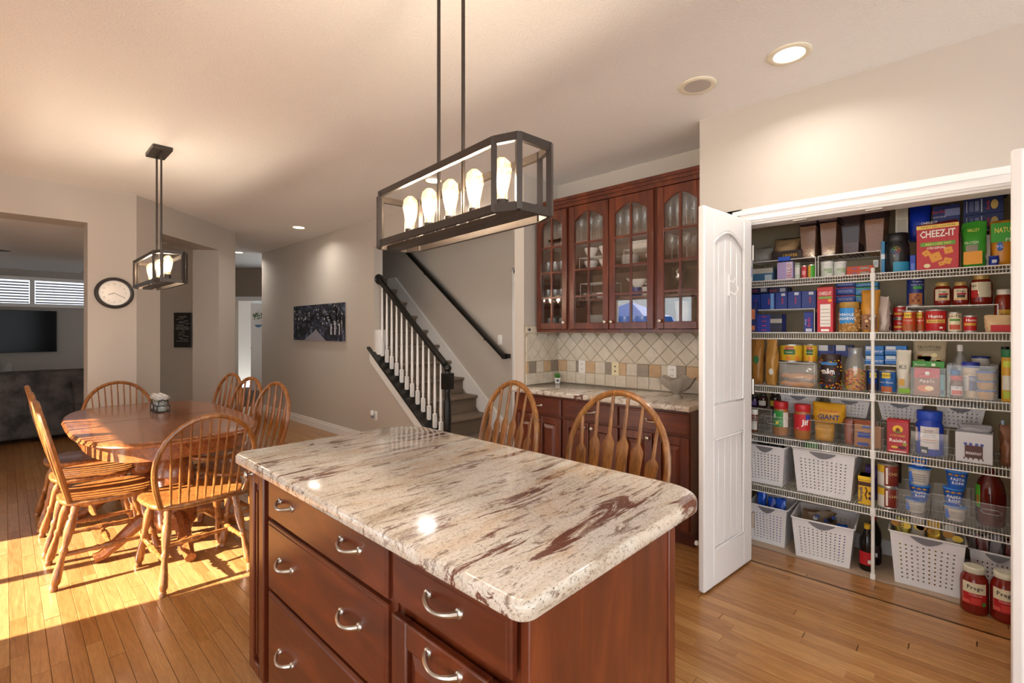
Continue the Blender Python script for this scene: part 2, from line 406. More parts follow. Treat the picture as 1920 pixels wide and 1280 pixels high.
# hall end wall with the doorway, faces the camera
ZH = 10.3
b = diag('', PC(543, ZH), PC(499, ZH), 0, CZ, -.12)
for q in (diag('', PC(441, ZH), PC(380, ZH), 0, CZ, -.12), diag('', PC(499, ZH), PC(441, ZH), 2.04, CZ, -.12)): b.add(q.v, q.f)
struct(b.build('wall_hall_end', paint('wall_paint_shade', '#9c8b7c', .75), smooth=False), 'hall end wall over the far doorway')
q = diag('', PC(502, ZH-.01), PC(436, ZH-.01), 2.03, 2.12, .03); struct(q.build('trim_1', WHITE, smooth=False), 'white casing over the far doorway')
q = diag('', PC(560, 12.9), PC(380, 12.9), 0, CZ, -.12); struct(q.build('wall_far_room', paint('wall_paint_cool', '#c9cccb', .75), smooth=False))
ZW = 12.86
def frontal(px0, px1, z0, z1, Z, th=.03, b=None):
    q = diag('', PC(px1, Z), PC(px0, Z), z0, z1, th); 
    if b is None: return q
    b.add(q.v, q.f); return b
zz = lambda py, Z: CH+(Y0-py)/FPX*Z
b = frontal(425, 463, zz(659, ZW), zz(565, ZW), ZW)
w1 = struct(b.build('window_1', WHITE, smooth=False), 'bright far window with white slat blinds')
frontal(425, 454, zz(654, ZW), zz(572, ZW), ZW-.035, .004).build('pane', emis('daylight_pane', '#eaf4ff', 1.8), w1, smooth=False)
bl = MB()
for i in range(26):
    z = zz(652-i*3.0, ZW); frontal(425, 454, z, z+.022, ZW-.06, .012, bl)
tag(bl.build('blind_slats', mat('slat_far', '#c4c8c8', .6), w1, smooth=False), kind='stuff')
# open white door in the far room
dz = 11.2
hd = MB(); q = diag('', PC(497, dz), PC(472, dz), .02, 2.03, .04); hd.add(q.v, q.f)
door2 = struct(hd.build('door_2', DOORW, smooth=False), 'open white panelled door at the end of the hall')
for (a, c, z0, z1) in ((475.5, 494, 1.02, 1.85), (475.5, 494, .2, .86)):
    frontal(a, c, z0, z1, dz-.041, .006).build('panel', DOORW, door2, smooth=False)
q = PC(471.5, dz-.05); kb = MB().lathe([(.0, -.02), (.018, -.016), (.022, 0), (.016, .02), (0, .022)], 10)
kb.build('door_knob', NICK, door2, loc=(q[0], q[1], 1.0))
# ---- pantry casing + jambs
def casing(name, y0, y1, ztop, x, wd=.088, label=None, legs=(True, True), zb=0):
    b = MB()
    for (i0, i1, t) in ((0, wd, .012), (.012, wd-.008, .02), (.05, wd-.012, .028)):
        b.box(x-t, y0-i1, ztop+i0, x, y1+i1, ztop+i1)
        if legs[0]: b.box(x-t, y0-i1, zb, x, y0-i0, ztop+i1)
        if legs[1]: b.box(x-t, y1+i0, zb, x, y1+i1, ztop+i1)
    return struct(b.build(name, WHITE, smooth=False), label)
casing('trim_2', OP0, OP1+.015, 2.03, WX, .088, 'white moulded casing around the pantry opening')
jb = MB(); jb.box(WX, OP0-.005, 0, WX+.12, OP0+.012, OPH).box(WX, OP1-.0, 0, WX+.12, OP1+.016, OPH).box(WX, OP0, 2.018, WX+.12, OP1, OPH+.01)
tr = struct(jb.build('trim_3', WHITE, smooth=False), 'white pantry door jamb')
for y in (.36, .70): MB().box(WX+.03, y-.035, 2.012, WX+.06, y+.035, 2.0185).build('ball_catch', NICK, tr, smooth=False)
# baseboards
b = MB()
for (t, h) in ((.014, .115), (.02, .085)): b.box(WX-t, 5.0, 0, WX, 8.95, h)
struct(b.build('baseboard_picture_wall', WHITE, smooth=False), 'tall white baseboard along the picture wall')
b = MB().box(.535, 6.015, 0, .91, 6.03, .11); q = diag('', P45(0), P45(.335), 0, .11, -.014); b.add(q.v, q.f); q = diag('', P45(1.41), P45(1.8), 0, .11, -.014); b.add(q.v, q.f)
struct(b.build('baseboard_clock_wall', WHITE, smooth=False))
struct(MB().box(3.745, -.40, 0, 3.76, 1.15, .09).build('baseboard_pantry', WHITE, smooth=False))
# door casing on the stair wall
casing('trim_4', 2.95, 3.72, 2.03, 4.02, .075, 'white door casing at the foot of the stair wall')
struct(MB().box(4.005, 2.96, 0, 4.018, 3.71, 2.03).build('door_3', DOORW, smooth=False), 'white door at the foot of the stairs')
# ---- pantry doors
DW = .575
def pantry_door(name, loc, rz, label):
    t = thing(name, None, None, loc, rz); struct(t, label)
    T = .035; fr = MB()
    st = .105
    fr.box(0, 0, .012, st, T, 2.04).box(DW-st, 0, .012, DW, T, 2.04).box(st, 0, .012, DW-st, T, .205).box(st, 0, .80, DW-st, T, .985)
    arc = [(st, 2.04), (st, 1.86)]+[(st+(DW-2*st)*i/10, 1.86+.075*sin(pi*i/10)) for i in range(1, 10)]+[(DW-st, 1.86), (DW-st, 2.04)]
    fr.prism(arc, 0, T, 'y')
    fr.build('frame', DOORW, t, bevel=.008, bseg=2)
    for (z0, z1, top) in ((.205, .80, 0), (.985, 1.86, .075)):
        for k in range(5):
            g = (DW-2*st)/5; x0 = st+k*g+.0035; x1 = st+(k+1)*g-.0035
            f = lambda x: z1+top*sin(pi*(x-st)/(DW-2*st))
            b = MB(); b.prism([(x0, z0), (x1, z0), (x1, f(x1)), ((x0+x1)/2, f((x0+x1)/2)), (x0, f(x0))], .012, T-.012, 'y')
            b.build('plank_panel', DOORW, t, bevel=.002, bseg=1)
        path = [(st+.004, z0+.004), (DW-st-.004, z0+.004)]+[(st+(DW-2*st)*(1-i/10), z1-.004+top*sin(pi*i/10)) for i in range(11)]
        for yy in (.004, T-.004): MB().tube([(min(max(x, st+.004), DW-st-.004), yy, z) for x, z in path], .0075, 6, closed=True).build('panel_moulding', DOORW, t)
        MB().box(st, .0155, z0, DW-st, T-.0155, z1+top*.6).build('panel_back', DOORW, t, smooth=False)
    for z in (.25, 1.05, 1.85):
        MB().lathe([(.008, -.045), (.008, .045)], 8, c=(-.006, T+.004, z)).build('hinge', NICK, t)
    return t
ld = pantry_door('door_4', (3.085, .978, 0), R(174.3), 'white pantry door with beadboard panels standing open beside the hutch')
hk = MB(); hk.box(.270, .023, 1.58, .284, .034, 1.70).tube([(.277, .034, 1.66), (.277, .05, 1.655), (.277, .06, 1.675)], .005, 6).tube([(.277, .034, 1.60), (.277, .06, 1.585), (.277, .075, 1.61), (.277, .075, 1.63)], .005, 6)
hk.build('coat_hook', WHITE, ld)
MB().lathe([(.0, 0), (.012, .004), (.006, .012), (.014, .02), (.012, .03), (0, .033)], 10).build('door_knob', WHITE, ld, loc=(DW-.03, 0, .25)).rotation_euler = (pi/2, 0, 0)
rd = pantry_door('door_5', (3.085, -.197, 0), R(171.2), 'white pantry door standing open against the right side of the shelves')
# ---- recessed lights, speaker
def can_light(x, y, label, on=True):
    t = thing('recessed_light' if on else 'ceiling_speaker', label, 'ceiling light' if on else 'speaker', (x, y, CZ), 0, 'recessed lights in a row' if on else None)
    MB().lathe([(.098, 0), (.098, -.004), (.088, -.009), (.070, -.006), (.066, .0)], 28, caps=False).build('trim_ring', mat('cream_ring', '#efe6d0', .5), t)
    if on:
        MB().lathe([(0, -.003), (.067, -.002), (.067, .0)], 24).build('lens', CANL, t)
        ld_ = bpy.data.lights.new('can', 'AREA'); ld_.shape = 'DISK'; ld_.size = .13; ld_.energy = 6.5; ld_.color = (1, .95, .88); ld_.spread = R(150)
        lo = bpy.data.objects.new('lamp_light', ld_); COL.objects.link(lo); lo.parent = t; lo.location = (0, 0, -.012)
    else:
        MB().lathe([(0, -.006), (.080, -.006), (.083, -.003), (.083, 0)], 28).build('grille', mat('speaker_grille', '#bcb5ae', .8), t)
    return t
can_light(2.65, .64, 'lit recessed light in front of the pantry wall')
can_light(2.65, 6.36, 'lit recessed light near the picture wall')
can_light(2.66, 3.50, 'lit recessed light glimpsed through the black island pendant')
can_light(2.64, 1.09, 'round ceiling speaker with a grey grille', False)
q = at(447, 474, 'z', CZ-.01); can_light(q.x, q.y, 'small lit recessed light at the hall mouth')
for (x, y, l) in ((0, -1.2, 'lit recessed light over the kitchen side of the island'), (2.65, -1.6, 'lit recessed light past the open pantry door'), (-2.5, .6, 'lit recessed light by the kitchen side entry')): can_light(x, y, l)  # extra cans added outside the view to light the room
# ================================================================== STAIRS
t = thing('staircase', None, None, (0, 0, 0)); struct(t, 'carpeted staircase climbing behind the picture wall')
for k in range(1, 12):
    z = .2*k; y = 3.87+.25*(k-1); b = MB()
    prof = [(y+.03, z-.2), (y+.03, z-.035), (y+.012, z-.04), (y, z-.03), (y-.003, z-.012), (y+.01, z), (y+.29, z), (y+.29, z-.2)]
    b.prism(prof, WX+.125, 4.0, 'x'); b.build('step', CARPET, t, bevel=.006)
b = MB(); q = [(3.80, 0), (3.86, 0), (6.25, 2.0), (8.2, 2.0), (8.2, 2.17), (6.2, 2.17), (3.80, .22)]
b.prism(q, 3.995, 4.018, 'x'); b.build('skirt_board', WHITE, t, smooth=False)
b = MB(); b.prism([(3.80, .195), (6.2, 2.145), (8.2, 2.145), (8.2, 2.18), (6.19, 2.18), (3.80, .235)], 3.985, 4.018, 'x'); b.build('skirt_cap', WHITE, t, smooth=False)
struct(MB().box(WX+.12, 6.6, 2.2, 4.02, 8.2, 2.205).build('floor_landing', CARPET, smooth=False))
# sloping white string + black cap with balusters
t = thing('stair_railing', 'black stair rail on white turned balusters with a black newel post', 'railing', (0, 0, 0))
b = MB(); b.prism([(3.75, capz(3.75)-.16), (5.31, capz(5.31)-.16), (5.31, capz(5.31)-.03), (3.75, capz(3.75)-.03)], WX-.022, WX+.14, 'x'); b.build('string_board', WHITE, t, smooth=False)
b = MB(); b.prism([(3.75, capz(3.75)-.03), (5.34, capz(5.34)-.03), (5.34, capz(5.34)), (3.75, capz(3.75))], WX-.045, WX+.16, 'x'); b.build('cap_board', BLACKP, t, bevel=.006)
RX = 3.16
rail = lambda y: 1.062+(y-3.982)*.763
b = MB(); 
rs = []
for y in (3.95, 5.235):
    z = rail(y); pr = [(-.03, -.03), (-.022, -.035), (.022, -.035), (.03, -.03), (.033, .0), (.026, .02), (.012, .032), (-.012, .032), (-.026, .02), (-.033, 0)]
    rs.append([(RX+a, y, z+c) for a, c in pr])
b.rings(rs); b.build('handrail', BLACKP, t)
b = MB(); b.turned((RX, 5.25, rail(5.235)), (RX, 5.228, rail(5.235)), [(0, .062), (.3, .064), (.6, .05), (1, .045)], 18); b.build('rosette', BLACKP, t)
b = MB(); b.box(RX-.05, 5.18, capz(5.2), RX+.05, 5.25, 1.40); b.build('end_block', WHITE, t, bevel=.004)
b = MB(); nz = capz(3.92)-.02
b.lathe([(.05, nz-.4), (.05, nz+.02), (.033, nz+.04), (.045, nz+.07), (.046, nz+.085), (.03, nz+.11), (.036, nz+.14), (.042, nz+.3), (.038, nz+.45), (.028, nz+.56), (.036, nz+.58), (.03, nz+.6)], 16, c=(RX, 3.92, 0))
b.box(RX-.047, 3.92-.047, nz+.6, RX+.047, 3.92+.047, nz+.765)
b.lathe([(.03, nz+.765), (.026, nz+.785), (.04, nz+.80), (.043, nz+.825), (.03, nz+.845), (.012, nz+.86), (0, nz+.862)], 16, c=(RX, 3.92, 0)); b.build('newel_post', BLACKP, t)
for k in range(12):
    y = 4.03+k*.104; z0 = capz(y); z1 = rail(y)-.03; b = MB()
    b.hexa([(RX-.017, y-.017, z0), (RX+.017, y-.017, z0), (RX+.017, y+.017, z0), (RX-.017, y+.017, z0)], [(RX-.017, y-.017, z0+.15), (RX+.017, y-.017, z0+.15), (RX+.017, y+.017, z0+.15), (RX-.017, y+.017, z0+.15)])
    b.lathe([(.017, z0+.15), (.010, z0+.165), (.016, z0+.18), (.010, z0+.195), (.015, z0+.21), (.016, z0+.26), (.010, z1-.05), (.009, z1)], 10, c=(RX, y, 0)); b.build('baluster', WHITE, t)
t = thing('wall_handrail', 'black handrail fixed to the wall behind the stairs', 'handrail')
b = MB(); rs = []
for y in (3.86, 6.9):
    z = 1.10+(y-3.86)*.735; rs.append([(3.93+a, y, z+c) for a, c in [(-.025, -.03), (.025, -.03), (.03, 0), (.02, .03), (-.02, .03), (-.03, 0)]])
b.rings(rs).box(3.905, 3.835, 1.065, 3.957, 3.87, 1.125).box(3.93, 3.835, 1.07, 4.02, 3.86, 1.12); b.build('rail', BLACKP, t)
for y in (4.2, 5.4): z = 1.10+(y-3.86)*.735; MB().tube([(3.93, y, z-.03), (3.95, y, z-.07), (4.02, y, z-.08)], .008, 6).build('bracket', BLACKP, t)

# ================================================================== ISLAND
def rrect(x0, y0, x1, y1, rad, n=6):
    out = []
    for (cx, cy, r, a) in ((x0+rad[0], y0+rad[0], rad[0], 180), (x1-rad[1], y0+rad[1], rad[1], 270), (x1-rad[2], y1-rad[2], rad[2], 0), (x0+rad[3], y1-rad[3], rad[3], 90)):
        out += [(cx+r*cos(R(a+90*i/n)), cy+r*sin(R(a+90*i/n))) for i in range(n+1)]
    return out
def slab(name, poly, z0, z1, label):
    b = MB(); cx = sum(p[0] for p in poly)/len(poly); cy = sum(p[1] for p in poly)/len(poly); rs = []
    def inset(d):
        out = []
        for i, p in enumerate(poly):
            a = Vector(poly[i-1]); c = Vector(poly[(i+1) % len(poly)]); tn = (c-a).normalized(); nn = Vector((-tn.y, tn.x)); out.append((p[0]+nn.x*d, p[1]+nn.y*d))
        return out
    for (z, d) in ((z0, .004), (z0+.004, 0), (z1-.011, 0), (z1-.005, .0025), (z1-.0012, .007), (z1, .012)): rs.append([(x, y, z) for x, y in inset(d)])
    b.rings(rs); o = b.build(name, GRAN, ang=60); return tag(o, label, 'countertop')
slab('island_countertop', [(x, y) for x, y in rrect(.607, .548, 1.43, 2.075, (.035, .13, .17, .05), 8)], .875, .911, 'polished granite slab with rust veins on the kitchen island')
isl = thing('kitchen_island', 'cherry kitchen island with drawers facing the room', 'island', (.95, 1.3, 0))
def P(o): return (o[0]-.95, o[1]-1.3, o[2])
def ibox(b, x0, y0, z0, x1, y1, z1, m=0): return b.box(x0-.95, y0-1.3, z0, x1-.95, y1-1.3, z1, m)
b = MB(); ibox(b, .66, .585, .09, 1.245, 2.01, .875); ibox(b, .72, .62, 0, 1.20, 1.98, .09); b.build('body', CHERRY, isl, smooth=False)
b = MB()
ibox(b, .655, .578, 0, .682, .60, .875); ibox(b, 1.212, .576, 0, 1.248, .60, .875); ibox(b, .68, .581, .02, 1.215, .59, .86)
b.build('end_panel', CHERRY, isl, bevel=.002)
def pull(parent, loc, axis='y', L=.1, flip=-1, m=NICK):
    """bow pull: bar along y, standing off towards -x"""
    b = MB(); n = 10
    pts = [(flip*(.004+.024*sin(pi*i/n)**.7), -L/2+L*i/n, -.006*sin(pi*i/n)) for i in range(n+1)]
    b.tube(pts, [.0075-.003*sin(pi*i/n) for i in range(n+1)], 8)
    for s in (-1, 1): b.turned((0, s*L/2, 0), (flip*.006, s*L/2, 0), [(0, .012), (.5, .011), (1, .006)], 10)
    return b.build('handle', m, parent, loc=loc)
def knob(parent, loc, flip=-1):
    b = MB(); b.turned((0, 0, 0), (flip*.028, 0, 0), [(0, .009), (.2, .006), (.5, .006), (.62, .013), (.8, .0145), (.95, .010), (1, .002)], 14)
    return b.build('knob', NICK, parent, loc=loc)
def slab_front(name, y0, y1, z0, z1, parent, x=.66, th=.02, mt=CHERRYH, off=(.95, 1.3)):
    b = MB(); X = x-off[0]; a0 = y0-off[1]; a1 = y1-off[1]; rs = []
    for d, i in ((0, 0), (th-.007, 0), (th-.003, .003), (th-.003, .009), (th, .012)):
        rs.append([(X-d, a0+i, z0+i), (X-d, a1-i, z0+i), (X-d, a1-i, z1-i), (X-d, a0+i, z1-i)])
    b.rings(rs); return b.build(name, mt, parent, ang=20)
def raised_door(name, y0, y1, z0, z1, parent, x, off, th=.02, fw=.055, m=CHERRY):
    """frame and raised panel door facing -x"""
    X = x-off[0]; a0 = y0-off[1]; a1 = y1-off[1]; b = MB()
    b.box(X-th, a0, z0, X, a0+fw, z1).box(X-th, a1-fw, z0, X, a1, z1).box(X-th, a0+fw, z0, X, a1-fw, z0+fw).box(X-th, a0+fw, z1-fw, X, a1-fw, z1)
    d = b.build(name, m, parent, bevel=.004)
    b = MB(); rs = []
    for dd, i in ((.004, 0), (.006, .004), (.008, .006), (.016, .03), (.017, .032)): rs.append([(X-dd, a0+fw+i, z0+fw+i), (X-dd, a1-fw-i, z0+fw+i), (X-dd, a1-fw-i, z1-fw-i), (X-dd, a0+fw+i, z1-fw-i)])
    b.rings(rs); b.build('raised_panel', m, d, ang=20); return d
O = (.95, 1.3)
d = raised_door('pull_out_door', 1.84, 1.985, .11, .862, isl, .66, O, .02, .045); knob(d, (.64-.95, 1.955-1.3, .845-.0))
for (z0, z1) in ((.725, .862), (.475, .712), (.11, .462)):
    d = slab_front('drawer', 1.03, 1.80, z0, z1, isl)
    for y in (1.64, 1.21): pull(d, (.64-.95, y-1.3, (z0+z1)/2+.012))
MB().box(.655-.95, 1.0-1.3, .09, .665-.95, 1.03-1.3, .872).build('stile', CHERRY, isl, smooth=False)
d = slab_front('drawer', .605, .995, .742, .858, isl, x=.652); pull(d, (.632-.95, .80-1.3, .81), L=.105)
d = raised_door('cabinet_door', .605, .995, .11, .712, isl, .652, O, .02, .06); pull(d, (.632-.95, .80-1.3, .683), L=.105)

# ================================================================== HUTCH
O2 = (3.2, 2.0)
hb = thing('base_cabinet_run', 'cherry base cabinets under the hutch counter', 'cabinet', (3.2, 2.0, 0))
b = MB().box(2.97-3.2, 1.268-2, .1, 3.555-3.2, 2.785-2, .875).box(3.03-3.2, 1.27-2, 0, 3.5-3.2, 2.78-2, .1); b.build('body', CHERRY, hb, smooth=False)
for (y0, y1) in ((1.275, 1.765), (1.785, 2.265), (2.285, 2.775)):
    d = slab_front('drawer', y0, y1, .72, .855, hb, 2.97, .02, CHERRYH, O2); pull(d, (2.95-3.2, (y0+y1)/2-2, .79))
for (y0, y1, ks) in ((1.275, 1.515, -1), (1.525, 1.765, 1), (1.785, 2.02, -1), (2.03, 2.265, 1), (2.285, 2.525, -1), (2.535, 2.775, 1)):
    d = raised_door('cabinet_door', y0, y1, .12, .705, hb, 2.97, O2); knob(d, (2.95-3.2, (y1-.028 if ks < 0 else y0+.028)-2, .67))
slab('hutch_countertop', [(2.93, 1.264), (3.556, 1.264), (3.556, 2.787), (3.085, 2.787), (3.085, 2.83), (2.94, 2.83), (2.93, 2.82)], .875, .911, 'granite counter of the hutch below the tiled backsplash')
def glass_door(parent, y0, y1, z0, z1, x, off, kn):
    X = x-off[0]; a0 = y0-off[1]; a1 = y1-off[1]; fw = .052; th = .022; b = MB()
    b.box(X-th, a0, z0, X, a0+fw, z1).box(X-th, a1-fw, z0, X, a1, z1).box(X-th, a0+fw, z0, X, a1-fw, z0+fw)
    w = a1-a0-2*fw; zt = z1-.125
    b.prism([(a1-fw, z1), (a0+fw, z1), (a0+fw, zt)]+[(a0+fw+w*i/12, zt+.065*sin(pi*i/12)) for i in range(1, 12)]+[(a1-fw, zt)], X-th, X, 'x')
    d = b.build('glass_door', CHERRY, parent, bevel=.003, bseg=1)
    b = MB(); c = (a0+a1)/2
    b.box(X-.018, c-.008, z0+fw, X-.004, c+.008, zt+.06).build('mullion', CHERRY, d, smooth=False)
    for k in range(1, 4):
        z = z0+fw+(zt+.03-z0-fw)*k/4; MB().box(X-.0175, a0+fw, z-.008, X-.0045, a1-fw, z+.008).build('glazing_bar', CHERRY, d, smooth=False)
    for k in range(4):
        zz0 = z0+fw+(zt+.03-z0-fw)*k/4; zz1 = z0+fw+(zt+.03-z0-fw)*(k+1)/4+(.035 if k == 3 else 0)
        for (p0, p1) in ((a0+fw, c-.006), (c+.006, a1-fw)):
            MB().box(X-.011, p0, zz0, X-.008, p1, zz1).build('pane', PANE, d, smooth=False)
    knob(d, (X-th, (a1-.026 if kn < 0 else a0+.026), z0+.055)); return d
UX = 3.235; BACKM = mat('hutch_interior', '#8a6a52', .6)
def upper(label, y0, y1, doors):
    t = thing('glass_cabinet', label, 'cabinet', (UX, (y0+y1)/2, 1.372), 0, 'glass fronted hutch cabinets'); off = (UX, (y0+y1)/2)
    def bx(x0, a, z0, x1, c, z1, nm, m=CHERRY): return MB().box(x0-UX, a-off[1], z0-1.372, x1-UX, c-off[1], z1-1.372).build(nm, m, t, smooth=False)
    bx(UX, y0, 1.372, 3.558, y0+.016, 2.44, 'side'); bx(UX, y1-.016, 1.372, 3.558, y1, 2.44, 'side')
    bx(UX, y0+.016, 1.372, 3.558, y1-.016, 1.395, 'bottom'); bx(UX, y0+.016, 2.40, 3.558, y1-.016, 2.44, 'top'); bx(3.548, y0+.016, 1.395, 3.557, y1-.016, 2.40, 'back', BACKM)
    for z in SHZ[1:]: bx(UX+.03, y0+.017, z-.016, 3.548, y1-.017, z, 'shelf')
    for (a, c, k) in doors: glass_door(t, a, c, 1.398-1.372, 2.405-1.372, UX, off, k)
    b = MB()
    for (z0, z1, e) in ((2.41, 2.44, .012), (2.44, 2.462, .03), (2.462, 2.485, .048)):
        b.box(-e-.012, y0-off[1], z0-1.372, .3, y1-off[1], z1-1.372)
    b.build('crown_moulding', CHERRY, t, smooth=False)
    return t
SHZ = [1.396, 1.645, 1.885, 2.125]
upper('narrow glass door hutch cabinet next to the stair wall, packed with tumblers', 2.412, 2.765, [(2.425, 2.752, 1)])
upper('wide double glass door hutch cabinet holding white dishes', 1.636, 2.410, [(1.648, 2.018, -1), (2.024, 2.398, 1)])
upper('narrow glass door hutch cabinet partly behind the open pantry door', 1.266, 1.634, [(1.279, 1.62, -1)])
# ---- backsplash: every tile its own piece
grout = struct(MB().box(3.552, 1.264, .912, 3.56, 2.79, 1.372).box(3.10, 2.782, .912, 3.552, 2.79, 1.43).build('wall_backsplash', mat('grout', '#b3a487', .9), smooth=False), 'tumbled stone tile backsplash behind the hutch counter')
def stone(nm, col, d=14):
    m = mat(nm, col, .55); n = N(m); co = n.coord('pos'); oi = n.n('ShaderNodeObjectInfo')
    c = n.mix(.5, col, n.ramp(n.noise(co, d, 5, .65), [(.35, tuple(max(0, v-26) for v in [int(col[i:i+2], 16) for i in (1, 3, 5)])), (.65, tuple(min(255, v+14) for v in [int(col[i:i+2], 16) for i in (1, 3, 5)]))]))
    n.col(n.mix(n.math('MULTIPLY', oi.outputs['Random'], .35), c, '#c9b79c')); n.bump(n.noise(co, 60, 3), .25, .002); return m
TI = [stone('tile_ivory', '#d9d0c0'), stone('tile_tan', '#c8a57c'), stone('tile_grey', '#93887c')]
TS = .102
def tile_piece(poly, wall, m):
    """poly in (u, z): u = y on the back wall, u = x on the side wall"""
    b = MB()
    cx = sum(p[0] for p in poly)/len(poly); cz = sum(p[1] for p in poly)/len(poly)
    ins = [(cx+(p[0]-cx)*.955, cz+(p[1]-cz)*.955) for p in poly]
    if wall == 'b': b.rings([[(3.552, u, z) for u, z in poly], [(3.546, u, z) for u, z in poly], [(3.544, u, z) for u, z in ins]])
    else: b.rings([[(u, 2.782, z) for u, z in poly], [(u, 2.776, z) for u, z in poly], [(u, 2.774, z) for u, z in ins]])
    b.build('tile', m, grout, smooth=False)
def clip(poly, lo, hi, zlo, zhi):
    def cut(ps, f):
        out = []
        for i in range(len(ps)):
            a, c = ps[i-1], ps[i]; fa, fc = f(a), f(c)
            if (fa >= 0) != (fc >= 0):
                k = fa/(fa-fc); out.append((a[0]+(c[0]-a[0])*k, a[1]+(c[1]-a[1])*k))
            if fc >= 0: out.append(c)
        return out
    for f in (lambda p: p[0]-lo, lambda p: hi-p[0], lambda p: p[1]-zlo, lambda p: zhi-p[1]):
        poly = cut(poly, f)
        if len(poly) < 3: return None
    ar = abs(sum(poly[i-1][0]*poly[i][1]-poly[i][0]*poly[i-1][1] for i in range(len(poly))))/2
    return poly if ar > 6e-4 else None
G = .003
rt_ = random.Random(5)
seq = [1, 0, 2, 1, 0, 2, 1, 0, 2, 1, 0, 2, 1, 0, 2, 1]
for wl, u0, u1 in (('b', 1.266, 2.774), ('s', 3.105, 3.545)):
    nn = int((u1-u0)/TS)+1; st = u1 if wl == 'b' else u1
    for k in range(nn):
        a1 = st-k*TS-G/2; a0 = max(u0, st-(k+1)*TS+G/2)
        if a1-a0 < .02: continue
        for r_ in (0, 1):
            z0 = .914+r_*TS; m = TI[0] if r_ == 0 else TI[seq[(k+(0 if wl == 'b' else 2)) % 16]]
            tile_piece([(a0, z0), (a1, z0), (a1, z0+TS-G), (a0, z0+TS-G)], wl, m)
    s = TS*1.414; zb = .914+2*TS; ztop = 1.368 if wl == 'b' else 1.36
    for i in range(-1, int((u1-u0)/s*2)+3):
        for j in range(0, 4):
            if (i+j) % 2: continue
            cu = u1-i*s/2; cz = zb+j*s/2; h = s/2-G*.8
            pl = clip([(cu-h, cz), (cu, cz-h), (cu+h, cz), (cu, cz+h)], u0, u1, zb, ztop)
            if pl: tile_piece(pl, wl, TI[0])
for k in range(5): tile_piece([(3.105+k*.09, 1.364), (3.105+(k+1)*.09-G, 1.364), (3.105+(k+1)*.09-G, 1.425), (3.105+k*.09, 1.425)], 's', TI[0])
# outlets on the backsplash + wall plates
def plate(name, label, loc, rz, kind='duplex', col='#f0ede8'):
    t = thing(name, label, 'outlet' if kind != 'switch' else 'switch', loc, rz); W = mat('plate_'+col, col, .4)
    MB().box(-.036, -.006, -.058, .036, 0, .058).build('cover_plate', W, t, bevel=.003)
    if kind == 'switch': MB().box(-.017, -.010, -.033, .017, -.005, .033).build('rocker', W, t, bevel=.002)
    elif kind == 'jack':
        for z in (-.02, .02): MB().lathe([(.006, 0), (.006, .005), (0, .006)], 8).build('socket', BLACK, t, loc=(0, -.006, z)).rotation_euler = (pi/2, 0, 0)
    else:
        for z in (-.022, .022):
            d = MB(); d.disc(0, z, .017, .016, -.006, th=.002); s = d.build('receptacle', W, t, smooth=False)
            MB().box(-.008, -.0088, z-.002, -.005, -.0078, z+.007).box(.005, -.0088, z-.002, .008, -.0078, z+.007).build('slot', BLACK, s, smooth=False)
    return t
FX = -pi/2
plate('wall_outlet', 'white duplex outlet on the backsplash near the stone corner', (3.543, 2.50, 1.065), FX)
plate('wall_jack', 'ivory two-socket jack plate on the backsplash', (3.543, 2.16, 1.065), FX, 'jack', '#e8dcb4')
plate('wall_outlet', 'white duplex outlet on the backsplash behind the shell bowl', (3.543, 1.66, 1.06), FX)
plate('light_switch', 'white light switch on the wall at the foot of the stairs', (4.018, 4.005, 1.28), FX, 'switch')
pl_ = plate('wall_outlet', 'white outlet with a plugged-in air freshener low on the picture wall', (WX-.001, 5.2, .36), FX)
b = MB(); b.lathe([(.02, -.01), (.024, .0), (.022, .04), (.015, .05), (0, .052)], 12); b.build('air_freshener', WHITE, pl_, loc=(-.02, -.035, .02)); MB().lathe([(.0, -.04), (.016, -.04), (.016, -.008)], 12).build('refill_bottle', GREYP, pl_, loc=(-.02, -.035, .02))
